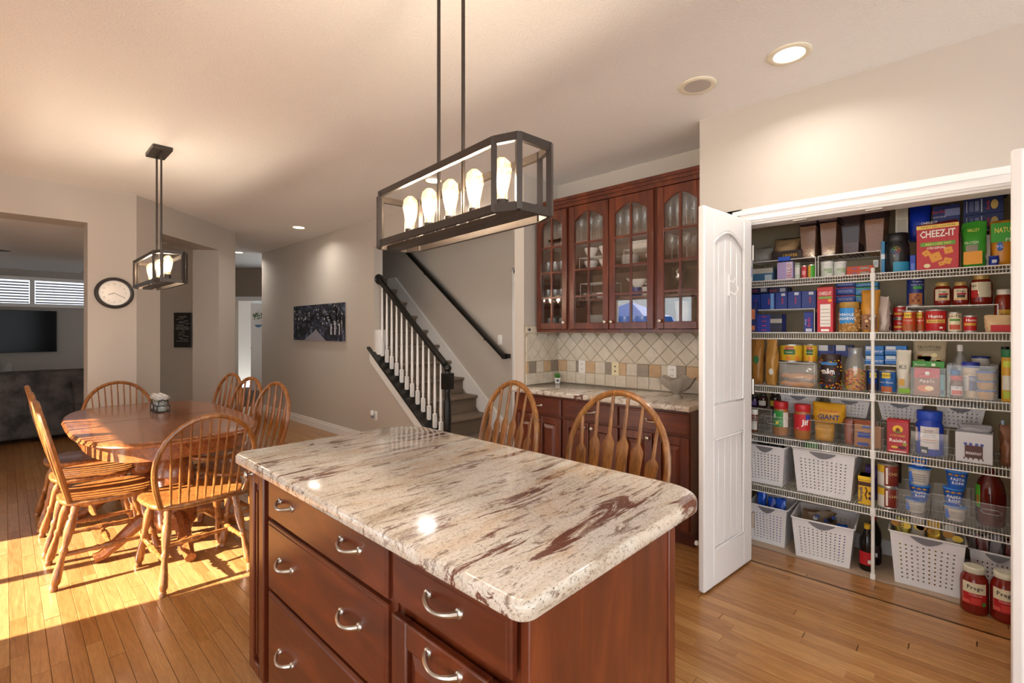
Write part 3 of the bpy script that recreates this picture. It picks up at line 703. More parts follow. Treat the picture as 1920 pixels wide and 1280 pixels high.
# ================================================================== PENDANTS
def bar(b, p0, p1, w, h, up=(0, 0, 1)):
    p0 = Vector(p0); p1 = Vector(p1); d = (p1-p0).normalized(); u = Vector(up); u = (u-d*u.dot(d)).normalized(); s = d.cross(u)
    q = [s*w/2+u*h/2, -s*w/2+u*h/2, -s*w/2-u*h/2, s*w/2-u*h/2]
    b.hexa([p0+x for x in q], [p1+x for x in q])
def pendant(label, loc, rz, z0, z1):
    t = thing('linear_pendant', label, 'pendant light', (loc[0], loc[1], CZ), rz, 'linear bulb pendants'); Zb = z0-CZ; Zt = z1-CZ
    hw, hl, cx_, cy_ = .092, .43, .030, .072; w = .02
    oc = [(-hw, -hl+cy_), (-hw+cx_, -hl), (hw-cx_, -hl), (hw, -hl+cy_), (hw, hl-cy_), (hw-cx_, hl), (-hw+cx_, hl), (-hw, hl-cy_)]
    for nm, z in (('top_frame', Zt-w/2), ('bottom_frame', Zb+w/2)):
        b = MB()
        for i in range(8):
            a = oc[i]; c = oc[(i+1) % 8]; bar(b, (a[0], a[1], z), (c[0], c[1], z), .014, w+.004)
        b.build(nm, IRON, t, smooth=False)
    for i in range(8):
        b = MB(); a = oc[i]; bar(b, (a[0], a[1], Zb), (a[0], a[1], Zt), .017, .017, (a[0], a[1]*.3, 0)); b.build('upright', IRON, t, smooth=False)
    b = MB(); b.box(-.03, -hl, Zb+.001, .03, hl, Zb+.016); b.build('socket_bar', IRON, t, smooth=False)
    for y in (-.077, .077):
        MB().lathe([(.0065, Zb+.016), (.0065, -.02)], 10, c=(0, y, 0)).build('rod', IRON, t)
        MB().lathe([(.011, Zb+.016), (.011, Zb+.04), (.0065, Zb+.045)], 10, c=(0, y, 0)).build('rod_collar', IRON, t)
    MB().box(-.06, -.14, -.028, .06, .14, -.001).build('canopy', IRON, t, bevel=.004)
    for k in range(5):
        y = (k-2)*.142; z = Zb+.016
        s = MB(); s.lathe([(.021, z), (.021, z+.05), (.017, z+.052)], 14, c=(0, y, 0)); so = s.build('socket', IRON, t)
        g = MB(); g.lathe([(.016, z+.048), (.017, z+.07), (.027, z+.115), (.031, z+.14), (.027, z+.165), (.013, z+.18), (.003, z+.184)], 16, c=(0, y, 0), caps=False); bl = g.build('bulb', BULBG, so)
        f = MB()
        for a in range(4): f.tube([(.005*cos(a*1.57), y+.005*sin(a*1.57), z+.07), (.009*cos(a*1.57), y+.009*sin(a*1.57), z+.145)], .0022, 5)
        f.build('filament', FILA, so)
        pl = bpy.data.lights.new('bulb', 'POINT'); pl.energy = 7; pl.color = (1, .95, .90); pl.shadow_soft_size = .02
        po = bpy.data.objects.new('bulb_light', pl); COL.objects.link(po); po.parent = t; po.location = (0, y, z+.11)
    return t
pendant('dark bronze caged pendant with five bulbs over the kitchen island', (1.09, 1.335), R(-5.3), 1.721, 1.936)
pendant('dark bronze caged pendant hanging over the dining table', (.80, 4.42), 0, 1.721, 1.936)

# ================================================================== DINING TABLE + CHAIRS
tb = thing('dining_table', 'oval oak pedestal dining table with a glossy top', 'table', (.765, 4.25, 0))
def sup(a, bb, n=40, p=3.2): return [(a*abs(cos(2*pi*i/n))**(2/p)*(1 if cos(2*pi*i/n) >= 0 else -1), bb*abs(sin(2*pi*i/n))**(2/p)*(1 if sin(2*pi*i/n) >= 0 else -1)) for i in range(n)]
b = MB(); rs = []
for z, d in ((.728, .012), (.732, .004), (.738, 0), (.745, .002), (.748, .008), (.753, .006), (.759, .012), (.760, .02)): rs.append([(x, y, z) for x, y in sup(.50-d, .965-d)])
b.rings(rs); b.build('table_top', OAKT, tb, ang=50)
b = MB(); b.rings([[(x, y, .64) for x, y in sup(.435, .90)], [(x, y, .73) for x, y in sup(.435, .90)]]); b.build('apron', OAKT, tb)
for k in (0,): pass
for y in (-.03, .005): MB().box(-.485, y-.0008+.012, .7602, .485, y+.0008+.012, .7605).build('leaf_seam', CHERRYD, tb, smooth=False)
for s in (-1, 1):
    b = MB(); b.lathe([(.14, .64), (.14, .61), (.09, .59), (.075, .56), (.10, .52), (.115, .46), (.115, .40), (.095, .34), (.10, .32), (.10, .29), (.085, .27), (.12, .25), (.125, .15), (.11, .12), (.0, .12)], 20, c=(0, s*.48, 0)); pd = b.build('pedestal', OAKT, tb)
    for a in range(4):
        an = a*pi/2; c = cos(an); e = sin(an); b = MB()
        b.tube([(c*.08, s*.48+e*.08, .20), (c*.18, s*.48+e*.18, .19), (c*.28, s*.48+e*.28, .10), (c*.36, s*.48+e*.36, .04), (c*.40, s*.48+e*.40, .03)], [.045, .045, .038, .032, .03], 8); b.build('foot', OAKT, pd)
LEGP = [(0, .016), (.05, .02), (.1, .016), (.13, .021), (.17, .016), (.2, .022), (.3, .024), (.45, .018), (.5, .014), (.53, .02), (.56, .02), (.6, .014), (.8, .022), (.9, .024), (.94, .016), (.96, .02), (1, .018)]
def windsor(name, label, cat, W, wb, S0, Hh, nsp, style, sz, seatw, seatd, group, mt, rec=12, feet=(.21, .24)):
    t = thing(name, label, cat, (0, 0, 0), 0, group)
    b = MB(); rs = []; n = 28
    def outl(f):
        out = []
        for i in range(n):
            a = 2*pi*i/n; x = cos(a); y = sin(a); p = 3.0
            xx = abs(x)**(2/p)*(1 if x >= 0 else -1); yy = abs(y)**(2/p)*(1 if y >= 0 else -1)
            ww = seatw/2*(1+.07*yy); out.append((xx*ww*f, yy*seatd/2*f))
        return out
    for z, f in ((sz-.034, .90), (sz-.03, .95), (sz-.015, 1), (sz-.004, .985), (sz, .95), (sz-.006, .75), (sz-.01, .4)): rs.append([(x, y, z) for x, y in outl(f)])
    b.rings(rs); b.build('seat', mt, t, ang=60)
    yb = -seatd/2+.045; dr = Vector((0, -sin(R(rec)), cos(R(rec)))); base = Vector((0, yb, sz-.01))
    def bp(x, s): return base+dr*s+Vector((x, 0, 0))
    pts = []
    m = 6
    for i in range(m): f = i/m; pts.append(bp(wb+(W-wb)*sin(f*pi/2), S0*f))
    for i in range(17): a = pi*i/16; pts.append(bp(W*cos(a), S0+Hh*sin(a)))
    for i in range(m-1, -1, -1): f = i/m; pts.append(bp(-(wb+(W-wb)*sin(f*pi/2)), S0*f))
    b = MB(); b.tube(pts, .0145, 8, sx=1.0); b.build('back_bow', mt, t)
    for k in range(nsp):
        f = (k+.5)/nsp*2-1 if style != 'round' else (k+1)/(nsp+1)*2-1
        xb = f*wb*(.92 if style != 'round' else .98); xt = f*W*.93
        # height at which the spindle meets the bow
        st = S0+Hh*math.sqrt(max(0, 1-(xt/W)**2)); b = MB()
        if style == 'round': b.turned(bp(xb, 0), bp(xt, st), [(0, .006), (.25, .0075), (.6, .006), (1, .0045)], 7)
        else:
            if style == 'arrow': pr = [(0, .017), (.06, .02), (.54, .029), (.565, .026), (.62, .009), (.8, .008), (1, .007)]
            else: pr = [(0, .007), (.2, .009), (.42, .016), (.6, .018), (.75, .013), (.9, .008), (1, .006)]
            rs = []
            for q, hw in pr:
                bow = .018*sin(pi*q) if style == 'flat' else 0
                c = bp(xb+(xt-xb)*q, st*q)+Vector((0, -bow, 0)); th = .0065
                rs.append([c+Vector((hw*x_, th*y_, 0)) for x_, y_ in ((-1, -.5), (-.6, -1), (.6, -1), (1, -.5), (1, .5), (.6, 1), (-.6, 1), (-1, .5))])
            b.rings(rs)
        b.build('spindle', mt, t)
    tops = [(sx*seatw*.33, sy*seatd*.33, sz-.03) for sx, sy in ((-1, -1), (1, -1), (1, 1), (-1, 1))]
    fts = [(sx*feet[0], sy*feet[1], 0) for sx, sy in ((-1, -1), (1, -1), (1, 1), (-1, 1))]
    for a, c in zip(tops, fts): b = MB(); b.turned(a, c, LEGP, 10); b.build('leg', mt, t)
    mid = lambda i, f: Vector(tops[i]).lerp(Vector(fts[i]), f)
    SP = [(0, .009), (.2, .012), (.3, .011), (.36, .017), (.4, .012), (.45, .019), (.55, .019), (.6, .012), (.64, .017), (.7, .011), (.8, .012), (1, .009)]
    for i, j in ((0, 3), (1, 2)): b = MB(); b.turned(mid(i, .6), mid(j, .6), SP, 8); b.build('stretcher', mt, t)
    b = MB(); b.turned((mid(0, .6)+mid(3, .6))/2, (mid(1, .6)+mid(2, .6))/2, SP, 8); b.build('stretcher', mt, t)
    if cat == 'stool':
        for i, j in ((2, 3), (0, 1)): b = MB(); b.turned(mid(i, .45), mid(j, .45), SP, 8); b.build('foot_rail', mt, t)
    return t
G1 = 'windsor chairs along the sides of the dining table'
sc = windsor('dining_chair', '', 'chair', .20, .16, .29, .27, 5, 'flat', .45, .44, .43, G1, OAK, 13)
spots = [(.415, 3.735, -90, 'oak bow-back dining chair on the patio door side, sunlit, next to the island'),
         (.41, 4.30, -90, 'oak bow-back dining chair on the patio door side, middle of its row'),
         (.405, 4.84, -90, 'oak bow-back dining chair on the patio door side, next to the sofa end'),
         (1.14, 3.74, 105, 'oak bow-back dining chair on the picture wall side, nearest the island'),
         (1.15, 4.31, 106, 'oak bow-back dining chair on the picture wall side, middle of its row'),
         (1.17, 4.88, 104, 'oak bow-back dining chair on the picture wall side, next to the clock wall')]
for i, (x, y, a, l) in enumerate(spots):
    if i == 0: sc.location = (x, y, 0); sc.rotation_euler = (0, 0, R(a)); sc['label'] = l
    else: dup(sc, (x, y, 0), R(a), l)
ec = windsor('end_chair', 'wide oak windsor chair with nine spindles at the table end by the island', 'chair', .245, .205, .22, .27, 9, 'round', .45, .50, .46, 'wide windsor chairs at the table ends', OAK, 13, (.215, .25))
ec.location = (.765, 3.30, 0); ec.rotation_euler = (0, 0, R(3))
dup(ec, (.72, 5.31, 0), R(183), 'wide oak windsor chair at the table end in front of the clock wall')
stl = windsor('counter_stool', 'oak arrow-back counter stool beside the open pantry door', 'stool', .262, .225, .20, .30, 6, 'arrow', .62, .46, .43, 'arrow-back counter stools', OAKS, 11, (.22, .22))
stl.location = (1.665, 1.165, 0); stl.rotation_euler = (0, 0, R(86))
dup(stl, (1.655, 1.85, 0), R(77), 'oak arrow-back counter stool turned toward the stairs')
# flowers on the table
fl = thing('flower_caddy', 'glass jars of white roses in a black wire caddy on the table', 'flowers', (.835, 4.58, .7605), R(0))
b = MB()
for z in (.004, .05): b.tube([(-.04, -.12, z), (.04, -.12, z), (.04, .12, z), (-.04, .12, z)], .004, 6, closed=True)
for x in (-.04, .04):
    for y in (-.12, 0, .12): b.tube([(x, y, .004), (x, y, .05)], .003, 6)
for y in (-.12, .12): b.tube([(-.03, y, .05), (-.028, y, .085), (0, y, .095), (.028, y, .085), (.03, y, .05)], .0035, 6)
b.build('wire_rack', BLACK, fl)
for k in range(3):
    y = (k-1)*.078; j = MB().lathe([(.03, .006), (.034, .012), (.034, .06), (.024, .075), (.026, .085)], 14, c=(0, y, 0), caps=False).build('jar', STEMG, fl)
    MB().lathe([(0, .008), (.031, .008), (.031, .05), (0, .05)], 12, c=(0, y, 0)).build('pebbles', mat('pebbles', '#9aa298', .3), j)
    b = MB(); r_ = random.Random(k)
    for q in range(26):
        a = q*2.4; rr_ = .008+.03*math.sqrt(q/26); z = .115-.025*(q/26); c = Vector((rr_*cos(a), y+rr_*sin(a), z)); tn = Vector((-sin(a), cos(a), 0))*.016; o_ = Vector((cos(a), sin(a), .9)).normalized()*.022
        b.add([c-tn, c+tn, c+tn*.7+o_, c+o_*1.15, c-tn*.7+o_], [(0, 1, 2, 3, 4)])
    b.build('rose', mat('white_petal', '#f3efea', .7), j, smooth=False)
    b = MB()
    for q in range(5): a = q*1.3+k; b.add([(.01*cos(a), y+.01*sin(a), .085), (.035*cos(a+.25), y+.035*sin(a+.25), .088), (.05*cos(a), y+.05*sin(a), .08), (.035*cos(a-.25), y+.035*sin(a-.25), .088)], [(0, 1, 2, 3)])
    b.build('leaves', mat('leaf_green', '#4c6a34', .6), j, smooth=False)

# ================================================================== WALL PIECES
ck = thing('wall_clock', 'round dark framed wall clock with a white dial', 'clock', (.735, 6.03, 1.752))
b = MB(); b.turned((0, 0, 0), (0, -.035, 0), [(0, .150), (.4, .152), (.8, .145), (1, .132), (.9, .122), (.5, .118)], 40, caps=False); b.build('rim', mat('clock_rim', '#3a3634', .35), ck)
b = MB(); b.turned((0, -.004, 0), (0, -.022, 0), [(0, .122), (1, .122), (1, .114), (.4, .112)], 40, caps=False); b.build('inner_ring', WHITE, ck)
b = MB(); b.turned((0, -.002, 0), (0, -.010, 0), [(0, .118), (1, .118)], 40); b.build('dial', mat('dial', '#e9e2d8', .25), ck, smooth=False)
for k in range(1, 13): a = pi/2-k*pi/6; text(ck, str(k), .016, .088*cos(a), .088*sin(a), -.0115, mat('numeral', '#6a645e', .6), 'numeral')
b = MB(); a = pi/2-8.33*pi/6; bar(b, (0, -.013, 0), (.05*cos(a), -.013, .05*sin(a)), .006, .0015, (0, 1, 0)); b.build('hour_hand', mat('hand', '#77716a', .4), ck, smooth=False)
b = MB(); a = pi/2-4.0*pi/6; bar(b, (0, -.014, 0), (.08*cos(a), -.014, .08*sin(a)), .004, .0015, (0, 1, 0)); b.build('minute_hand', mat('hand', '#77716a', .4), ck, smooth=False)
# tree lined road canvas
aw, ah = 1.56, .51
cv = thing('canvas_print', 'dark canvas print of a tree-lined road on the picture wall', 'picture', (WX-.002, 6.735, 1.505), FX)
CVM = mat('canvas_dark', '#1c1f2c', .7); n = N(CVM); co = n.coord('pos', (1, 1, 1.3))
n.col(n.mix(n.ramp(n.noise(co, 5.5, 6, .75, 1.2), [(.5, 0.0), (.66, 1.0)]), '#10131f', '#7c86a2'))
MB().box(-aw/2, -.035, -ah/2, aw/2, 0, ah/2).build('canvas', CVM, cv, smooth=False)
b = MB(); yq = -.0356
def pol(pts, m=0, y=yq): b.add([(p[0], y, p[1]) for p in pts], [tuple(range(len(pts)))], m)
pol([(-.42, -ah/2), (.30, -ah/2), (.02, -.115), (-.05, -.115)]); b.build('road', mat('canvas_road', '#8b8790', .7), cv, smooth=False)
b = MB(); r_ = random.Random(4)
for (x0, z0, x1, z1) in ((-.5, .03, -.2, .15), (.0, .07, .3, .2), (.2, -.02, .42, .12), (.45, -.1, .75, .02), (-.75, .05, -.5, .2), (.5, .1, .77, .24)):
    for q in range(26):
        x = r_.uniform(x0, x1); z = r_.uniform(z0, z1); s = r_.uniform(.005, .018); a = r_.uniform(0, 3)
        pol([(x+s*1.6*cos(a), z+s*sin(a)), (x-s*sin(a), z+s*cos(a)), (x-s*1.4*cos(a), z-s*sin(a)), (x+s*.6*sin(a), z-s*cos(a))])
for x in (.45, .56, .69, .74): pol([(x-.02, -.17), (x+.02, -.17), (x+.016, -.03), (x-.012, -.02)])
pol([(-.05, -.118), (-.02, -.095), (.01, -.118)]); tag(b.build('sky_gaps', mat('canvas_light', '#c3c2c6', .7), cv, smooth=False), kind='stuff')
b = MB(); yq = -.0362
def limb(x, z, a, L, wd, d):
    x1 = x+L*cos(a); z1 = min(z+L*sin(a), ah/2-.004); x1 = max(-aw/2+.01, min(aw/2-.01, x1)); s_ = Vector((-sin(a), cos(a)))*wd
    pol([(x+s_.x, z+s_.y), (x-s_.x, z-s_.y), (x1-s_.x*.6, z1-s_.y*.6), (x1+s_.x*.6, z1+s_.y*.6)], 0, yq)
    if d > 0:
        for q in range(2 if d < 3 else 3): limb(x1, z1, a+r_.uniform(-.55, .55)+(.25 if x < 0 else -.25)*(-1), L*r_.uniform(.6, .8), wd*.6, d-1)
for (x, tilt) in ((-.68, -.25), (-.52, -.5), (-.36, -.6), (-.25, -.7), (.28, .55), (.4, .5), (.52, .4), (.64, .2), (.73, .1)):
    limb(x, -.17, pi/2+tilt*.5, .16+.03*abs(x), .012+.022*abs(x), 3)
tag(b.build('trees', mat('canvas_black', '#0a0b12', .7), cv, smooth=False), kind='stuff')
# chalk verse sign
p = PC(344, 7.36); sg = thing('verse_sign', 'black board sign with white script lettering in the alcove', 'sign', (p[0], p[1], 1.40), R(-45))
MB().box(-.125, -.03, -.265, .125, .0, .265).build('board', mat('chalkboard', '#1d1b1b', .7), sg, smooth=False)
b = MB(); r_ = random.Random(11)
for (z, x0, x1, hh) in ((.2, -.05, .07, .014), (.17, -.08, .02, .01), (.14, .03, .09, .012), (.118, -.04, .04, .016), (.1, .05, .11, .012), (.075, -.09, .03, .01), (.05, -.08, .09, .006), (.03, -.1, .11, .006), (.01, -.09, .11, .006), (-.01, 0, .03, .009), (-.04, -.05, .05, .008), (-.075, -.06, .04, .011), (-.095, .02, .1, .008), (-.115, -.05, .0, .011), (-.14, -.02, .09, .011), (-.17, -.09, .1, .005)):
    k = int((x1-x0)/.006); pts = [(x0+(x1-x0)*i/k, -.0335, z+r_.uniform(-hh, hh)) for i in range(k+1)]; b.tube(pts, .0016, 4)
b.build('script_lettering', mat('chalk', '#d8d4ce', .8), sg)

# ================================================================== LIVING ROOM
sf = thing('sofa', 'grey chenille sofa seen from behind in the living room', 'sofa', (-.2, 8.85, 0))
MB().box(-1.35, -.46, .06, 1.25, .45, .45).build('base', SOFA, sf, bevel=.03)
b = MB()
for x0, x1 in ((-1.34, -.05), (-.03, 1.24)):
    rs = []
    for z, y0, y1 in ((.42, -.455, -.2), (.70, -.45, -.17), (.80, -.45, -.15), (.86, -.42, -.17), (.885, -.36, -.24)): rs.append([(x0, y0, z), (x1, y0, z), (x1, y1, z), (x0, y1, z)])
    q = MB(); q.rings(rs); q.build('back_cushion', SOFA, sf, bevel=.035, bseg=3)
for x in (-1.42, 1.2): MB().box(x, -.44, .06, x+.22, .45, .62).build('arm', SOFA, sf, bevel=.04, bseg=3)
for x in (-1.2, 1.1):
    for y in (-.38, .38): MB().lathe([(.025, 0), (.03, .06)], 10, c=(x, y, 0)).build('foot', BLACKP, sf)
for k in range(5):
    x = -.9+k*.42; b = MB(); b.tube([(x, -.462, .74), (x+.02, -.468, .5), (x-.03+.02*k, -.464, .2)], [.004, .012, .004], 6, sx=2.5); b.build('cover_fold', SOFA, sf)
tv = thing('television', 'large black flat television on the living room wall', 'television', (-.28, 11.79, 1.38))
MB().box(-.92, -.05, -.36, .92, 0, .36).build('bezel', BLACK, tv, bevel=.006); MB().box(-.91, -.053, -.35, .91, -.05, .35).build('screen', TVM, tv, smooth=False)
cn = thing('console_table', 'low dark console under the television', 'console', (-.3, 11.52, 0))
MB().box(-1, -.22, .60, 1, .22, .65).build('top', BLACKP, cn, smooth=False)
for x in (-.95, .95):
    for y in (-.18, .18): MB().box(x-.03, y-.03, 0, x+.03, y+.03, .60).build('leg', BLACKP, cn, smooth=False)
ct = thing('candle_tray', 'black wire tray of three glass jars behind the sofa', 'jar tray', (-.12, 11.45, .65))
MB().box(-.25, -.06, 0, .25, .06, .02).tube([(-.25, -.06, .05), (.25, -.06, .05), (.25, .06, .05), (-.25, .06, .05)], .006, 6, closed=True).build('tray', BLACK, ct)
for k in range(3): MB().lathe([(.05, .02), (.058, .04), (.058, .14), (.042, .17), (.046, .2)], 14, c=((k-1)*.16, 0, 0), caps=False).build('jar', STEMG, ct)
tag(MB().box(-.09, -.05, 0, .09, .05, .075).build('desk_clock', BLACK, loc=(.50, 11.45, .65), bevel=.006), 'small black box on the console beside the jar tray', 'box')
wn2 = struct(MB().box(-2.19, 11.76, 1.80, 1.6, 11.80, 1.86).box(-2.19, 11.76, 2.26, 1.6, 11.80, 2.32).box(.30, 11.765, 1.86, .36, 11.80, 2.26).box(-1.0, 11.765, 1.86, -.94, 11.80, 2.26).build('window_2', WHITE, smooth=False), 'row of transom windows with white blinds above the television')
PN = emis('daylight_transom', '#e8f1ff', 1.3)
for x0, x1 in ((-2.19, -1.0), (-.94, .30), (.36, 1.6)):
    MB().box(x0, 11.792, 1.86, x1, 11.797, 2.26).build('pane', PN, wn2, smooth=False)
    for k in range(8): MB().box(x0+.01, 11.735, 1.87+k*.048, x1-.01, 11.775, 1.893+k*.048).build('blind_slat', mat('slat_grey', '#b4b4b6', .6), wn2, smooth=False)
fan = thing('ceiling_fan', 'dark bladed ceiling fan in the living room', 'ceiling fan', (-.62, 7.35, 2.44))
MB().lathe([(.06, 0), (.06, -.04), (.015, -.05), (.015, -.18), (.09, -.2), (.10, -.26), (.06, -.32), (0, -.33)], 18).build('motor', BLACK, fan)
for k in range(5):
    a = k*2*pi/5+R(-28); b = MB(); c, s = cos(a), sin(a)
    b.hexa([(c*.12-s*.05, s*.12+c*.05, -.252), (c*.12+s*.05, s*.12-c*.05, -.262), (c*.72+s*.075, s*.72-c*.075, -.262), (c*.72-s*.06, s*.72+c*.06, -.252)], [(c*.12-s*.05, s*.12+c*.05, -.244), (c*.12+s*.05, s*.12-c*.05, -.254), (c*.72+s*.075, s*.72-c*.075, -.254), (c*.72-s*.06, s*.72+c*.06, -.244)])
    b.build('blade', BLACK, fan, smooth=False)
# hanging sign on the far door
p = PC(485, 11.1); hs = thing('door_hanger', 'round welcome hanger with greenery on the far white door', 'door sign', (p[0], p[1], 1.62), R(-45))
b = MB(); b.disc(0, 0, .11, .15, 0, th=.012, seg=26); b.build('plaque', mat('plaque_white', '#e8e6e2', .6), hs, smooth=False)
b = MB(); b.prism([(.11*cos(a_), .15*sin(a_)) for a_ in [pi+.62+(pi-1.24)*i/10 for i in range(11)]], -.016, -.0125, 'y'); b.build('blue_band', cm('#5c7ea6'), hs, smooth=False)
b = MB()
for k in range(30):
    r_ = random.Random(k); c = Vector((r_.uniform(-.11, .08), -.02-r_.random()*.03, .09+r_.uniform(-.04, .07))); a = r_.uniform(0, 6); s = .03
    b.add([c, c+Vector((cos(a)*s, -.01, sin(a)*s)), c+Vector((cos(a+.5)*s*1.5, 0, sin(a+.5)*s*1.5)), c+Vector((cos(a+1)*s, -.01, sin(a+1)*s))], [(0, 1, 2, 3)])
b.build('greenery', mat('leaf_green', '#4c6a34', .6), hs, smooth=False)
b = MB(); b.tube([(-.06, -.005, .13), (0, -.005, .26), (.06, -.005, .13)], .003, 5); b.build('cord', GREYP, hs)
# blue patio umbrella outside the glass door
um = thing('patio_umbrella', 'blue patio umbrella standing outside the glass door', 'umbrella', (-8.0, 8.2, -.1))
MB().lathe([(.02, .05), (.02, 2.45)], 10).build('pole', WHITE, um); MB().lathe([(.25, 0), (.25, .05), (.04, .08)], 18).build('base', BLACK, um)
b = MB(); b.rings([[(1.5*cos(a), 1.5*sin(a), 1.75) for a in [i*pi/4 for i in range(8)]], [(1.4*cos(a), 1.4*sin(a), 1.95) for a in [i*pi/4 for i in range(8)]], [(.03*cos(a), .03*sin(a), 2.45) for a in [i*pi/4 for i in range(8)]]], False); b.build('canopy', mat('umbrella_blue', '#2f6fd0', .7), um, smooth=False)
struct(MB().box(-16, -6, -.16, -1.83, 16, -.10).build('floor_patio', mat('patio', '#8f8a80', .9), smooth=False))
# ================================================================== PANTRY SHELVES
S = [1.705, 1.375, 1.035, .715, .395]; SXF = 3.34; SY0, SY1 = -.395, 1.145
names = ['top', 'second', 'third', 'fourth', 'lowest']
for i, z in enumerate(S):
    t = thing('wire_shelf', '%s white wire pantry shelf' % names[i] if i in (0, 4) else 'white wire pantry shelf, %s from the top' % names[i], 'shelf', (SXF, .375, z), 0, 'white wire pantry shelves')
    b = MB(); y = SY0+.01
    while y < SY1: b.tube([(.41, y-.375, -.002), (.002, y-.375, -.002), (.002, y-.375, -.042)], .0014, 4); y += .0127
    tag(b.build('deck_wires', WIRE, t, smooth=False), kind='stuff')
    for (x, zz_, r_) in ((0, -.003, .0032), (0, -.042, .0036), (.2, -.005, .003), (.408, -.005, .003)):
        MB().tube([(x, SY0-.375, zz_), (x, SY1-.375, zz_)], r_, 6).build('rail_wire', WIRE, t)
    if i == 0: MB().tube([(0, SY0-.375, -.023), (0, SY1-.375, -.023)], .002, 5).build('rail_wire', WIRE, t)
pole = thing('shelf_pole', 'white vertical support pole of the pantry shelves', 'pole', (3.331, .389, 0))
MB().lathe([(.0085, .02), (.0085, 1.725)], 12).build('pole', WIRE, pole); MB().box(-.011, -.011, 0, .011, .011, .028).build('foot_cap', WIRE, pole, bevel=.002); MB().lathe([(.0105, 1.715), (.0105, 1.733), (0, 1.735)], 12).build('top_cap', WIRE, pole)
for z in S: MB().box(-.011, -.011, z-.045, .014, .011, z+.002).build('shelf_clip', WIRE, pole, bevel=.002)

def yx(px, X): return at(px, Y0, 'x', X).y
def zx(px, py, X): return at(px, py, 'x', X).z
def frame(px0, px1, ptop, z0, X, pbot=None):
    y1 = yx(px0, X); y0 = yx(px1, X); pm_ = (px0+px1)/2
    if z0 is None: z0 = zx(pm_, pbot, X)
    return (y0+y1)/2, y1-y0, z0, zx(pm_, ptop, X)-z0
def deco(t, w, h, yf, panels, texts, bend=0):
    for pi_, p_ in enumerate(panels):
        x0, x1, z0, z1, c = p_; e = .0005+.0004*pi_
        if bend:
            k = 10; v = []; f = []
            for i in range(k+1):
                a = (x0+(x1-x0)*i/k)*w/bend
                for z in (z0, z1): v.append(((bend+e)*sin(a), -(bend+e)*cos(a), z*h))
            f = [(2*i, 2*i+2, 2*i+3, 2*i+1) for i in range(k)]; MB().add(v, f).build('label_panel', cm(c), t)
        else: MB().box(x0*w, yf-e, z0*h, x1*w, yf+.0001, z1*h).build('label_panel', cm(c), t, smooth=False)
    te = .0011+.0004*len(panels)
    for q in texts:
        s, fx, fz, fh, c = q[:5]; o = dict(q[5]) if len(q) > 5 else {}
        if 'width' in o: o['width'] *= w
        if bend: text(t, s, fh*h, fx*w, fz*h, 0, cm(c), bend=bend+te, **o)
        else: text(t, s, fh*h, fx*w, fz*h, yf-te, cm(c), **o)
def disc(t, w, h, yf, fx, fz, rx, rz, c, nm='print_spot'):
    b = MB(); b.disc(fx*w, fz*h, rx*w, rz*h, yf-.0002, th=.0006); return b.build(nm, cm(c), t, smooth=False)
def B(label, px0, px1, ptop, z0, X, dep, col, panels=(), texts=(), name='food_box', cat='box', group=None, pbot=None, rz=0, rough=.45, side=None):
    yc, w, zb, h = frame(px0, px1, ptop, z0, X, pbot)
    t = thing(name, label, cat, (X+dep/2, yc, zb), FX+R(rz), group)
    MB().box(-w/2, -dep/2, 0, w/2, dep/2, h).build('carton', cm(col, rough), t, bevel=.0015, bseg=1)
    deco(t, w, h, -dep/2, panels, texts); return t, w, h, -dep/2
def CY(label, px0, px1, ptop, z0, X, col, kind='can', panels=(), texts=(), name='food_can', cat='can', group=None, pbot=None, lid='#b8b4ac', body2=None, rz=0):
    y1 = yx(px0, X); y0 = yx(px1, X); r = (y1-y0)/2; X2 = X+r*.5
    yc, w, zb, h = frame(px0, px1, ptop, z0, X2, pbot); r = w/2
    t = thing(name, label, cat, (X2+r*.5, yc, zb), FX+R(rz), group); M_ = cm(col, .35)
    if kind == 'can':
        MB().lathe([(r*.94, 0), (r, .003), (r, .006), (r*.97, .008), (r*.97, h-.008), (r, h-.006), (r, h-.002), (r*.95, h), (r*.92, h-.003), (0, h-.003)], 22).build('can_body', mat('tin', '#c9c6c0', .3, .9), t)
        MB().lathe([(r*.975, .009), (r*.985, .010), (r*.985, h-.010), (r*.975, h-.009)], 22, caps=False).build('wrapper', M_, t); bd = r*.985
    elif kind == 'tub':
        MB().lathe([(r*.9, 0), (r*.96, .004), (r*.97, h*.82), (r*.9, h*.86)], 22).build('tub_body', M_, t)
        MB().lathe([(r*.93, h*.85), (r, h*.86), (r, h*.985), (r*.95, h), (0, h)], 22).build('lid', cm(lid, .4), t); bd = r*.975
    elif kind == 'jar':
        hl = min(.028, h*.18)
        MB().lathe([(r*.85, 0), (r*.97, .006), (r, .02), (r, h*.66), (r*.93, h*.76), (r*.72, h*.85), (r*.68, h-hl)], 22).build('jar_body', mat('jar_'+str(body2 or col), body2 or col, .12), t)
        MB().lathe([(r*.74, h-hl), (r*.77, h-hl+.002), (r*.77, h-.003), (r*.72, h), (0, h-.002)], 22).build('lid', mat('lid_'+lid, lid, .35, .3 if lid.startswith('#b') else 0), t); bd = r*1.002
    elif kind == 'pot':   # straight plastic jar with a wide lid
        MB().lathe([(r*.88, 0), (r*.96, .006), (r*.97, h*.55), (r*.93, h*.70), (r*.82, h*.77), (r*.82, h*.8)], 22).build('jar_body', mat('jar_'+str(body2 or col), body2 or col, .2), t)
        MB().lathe([(r*.86, h*.79), (r*.88, h*.80), (r*.88, h*.985), (r*.84, h), (0, h)], 22).build('lid', cm(lid, .4), t); bd = r*.972
    deco(t, w, h, 0, panels, texts, bend=bd); return t, w, h, bd
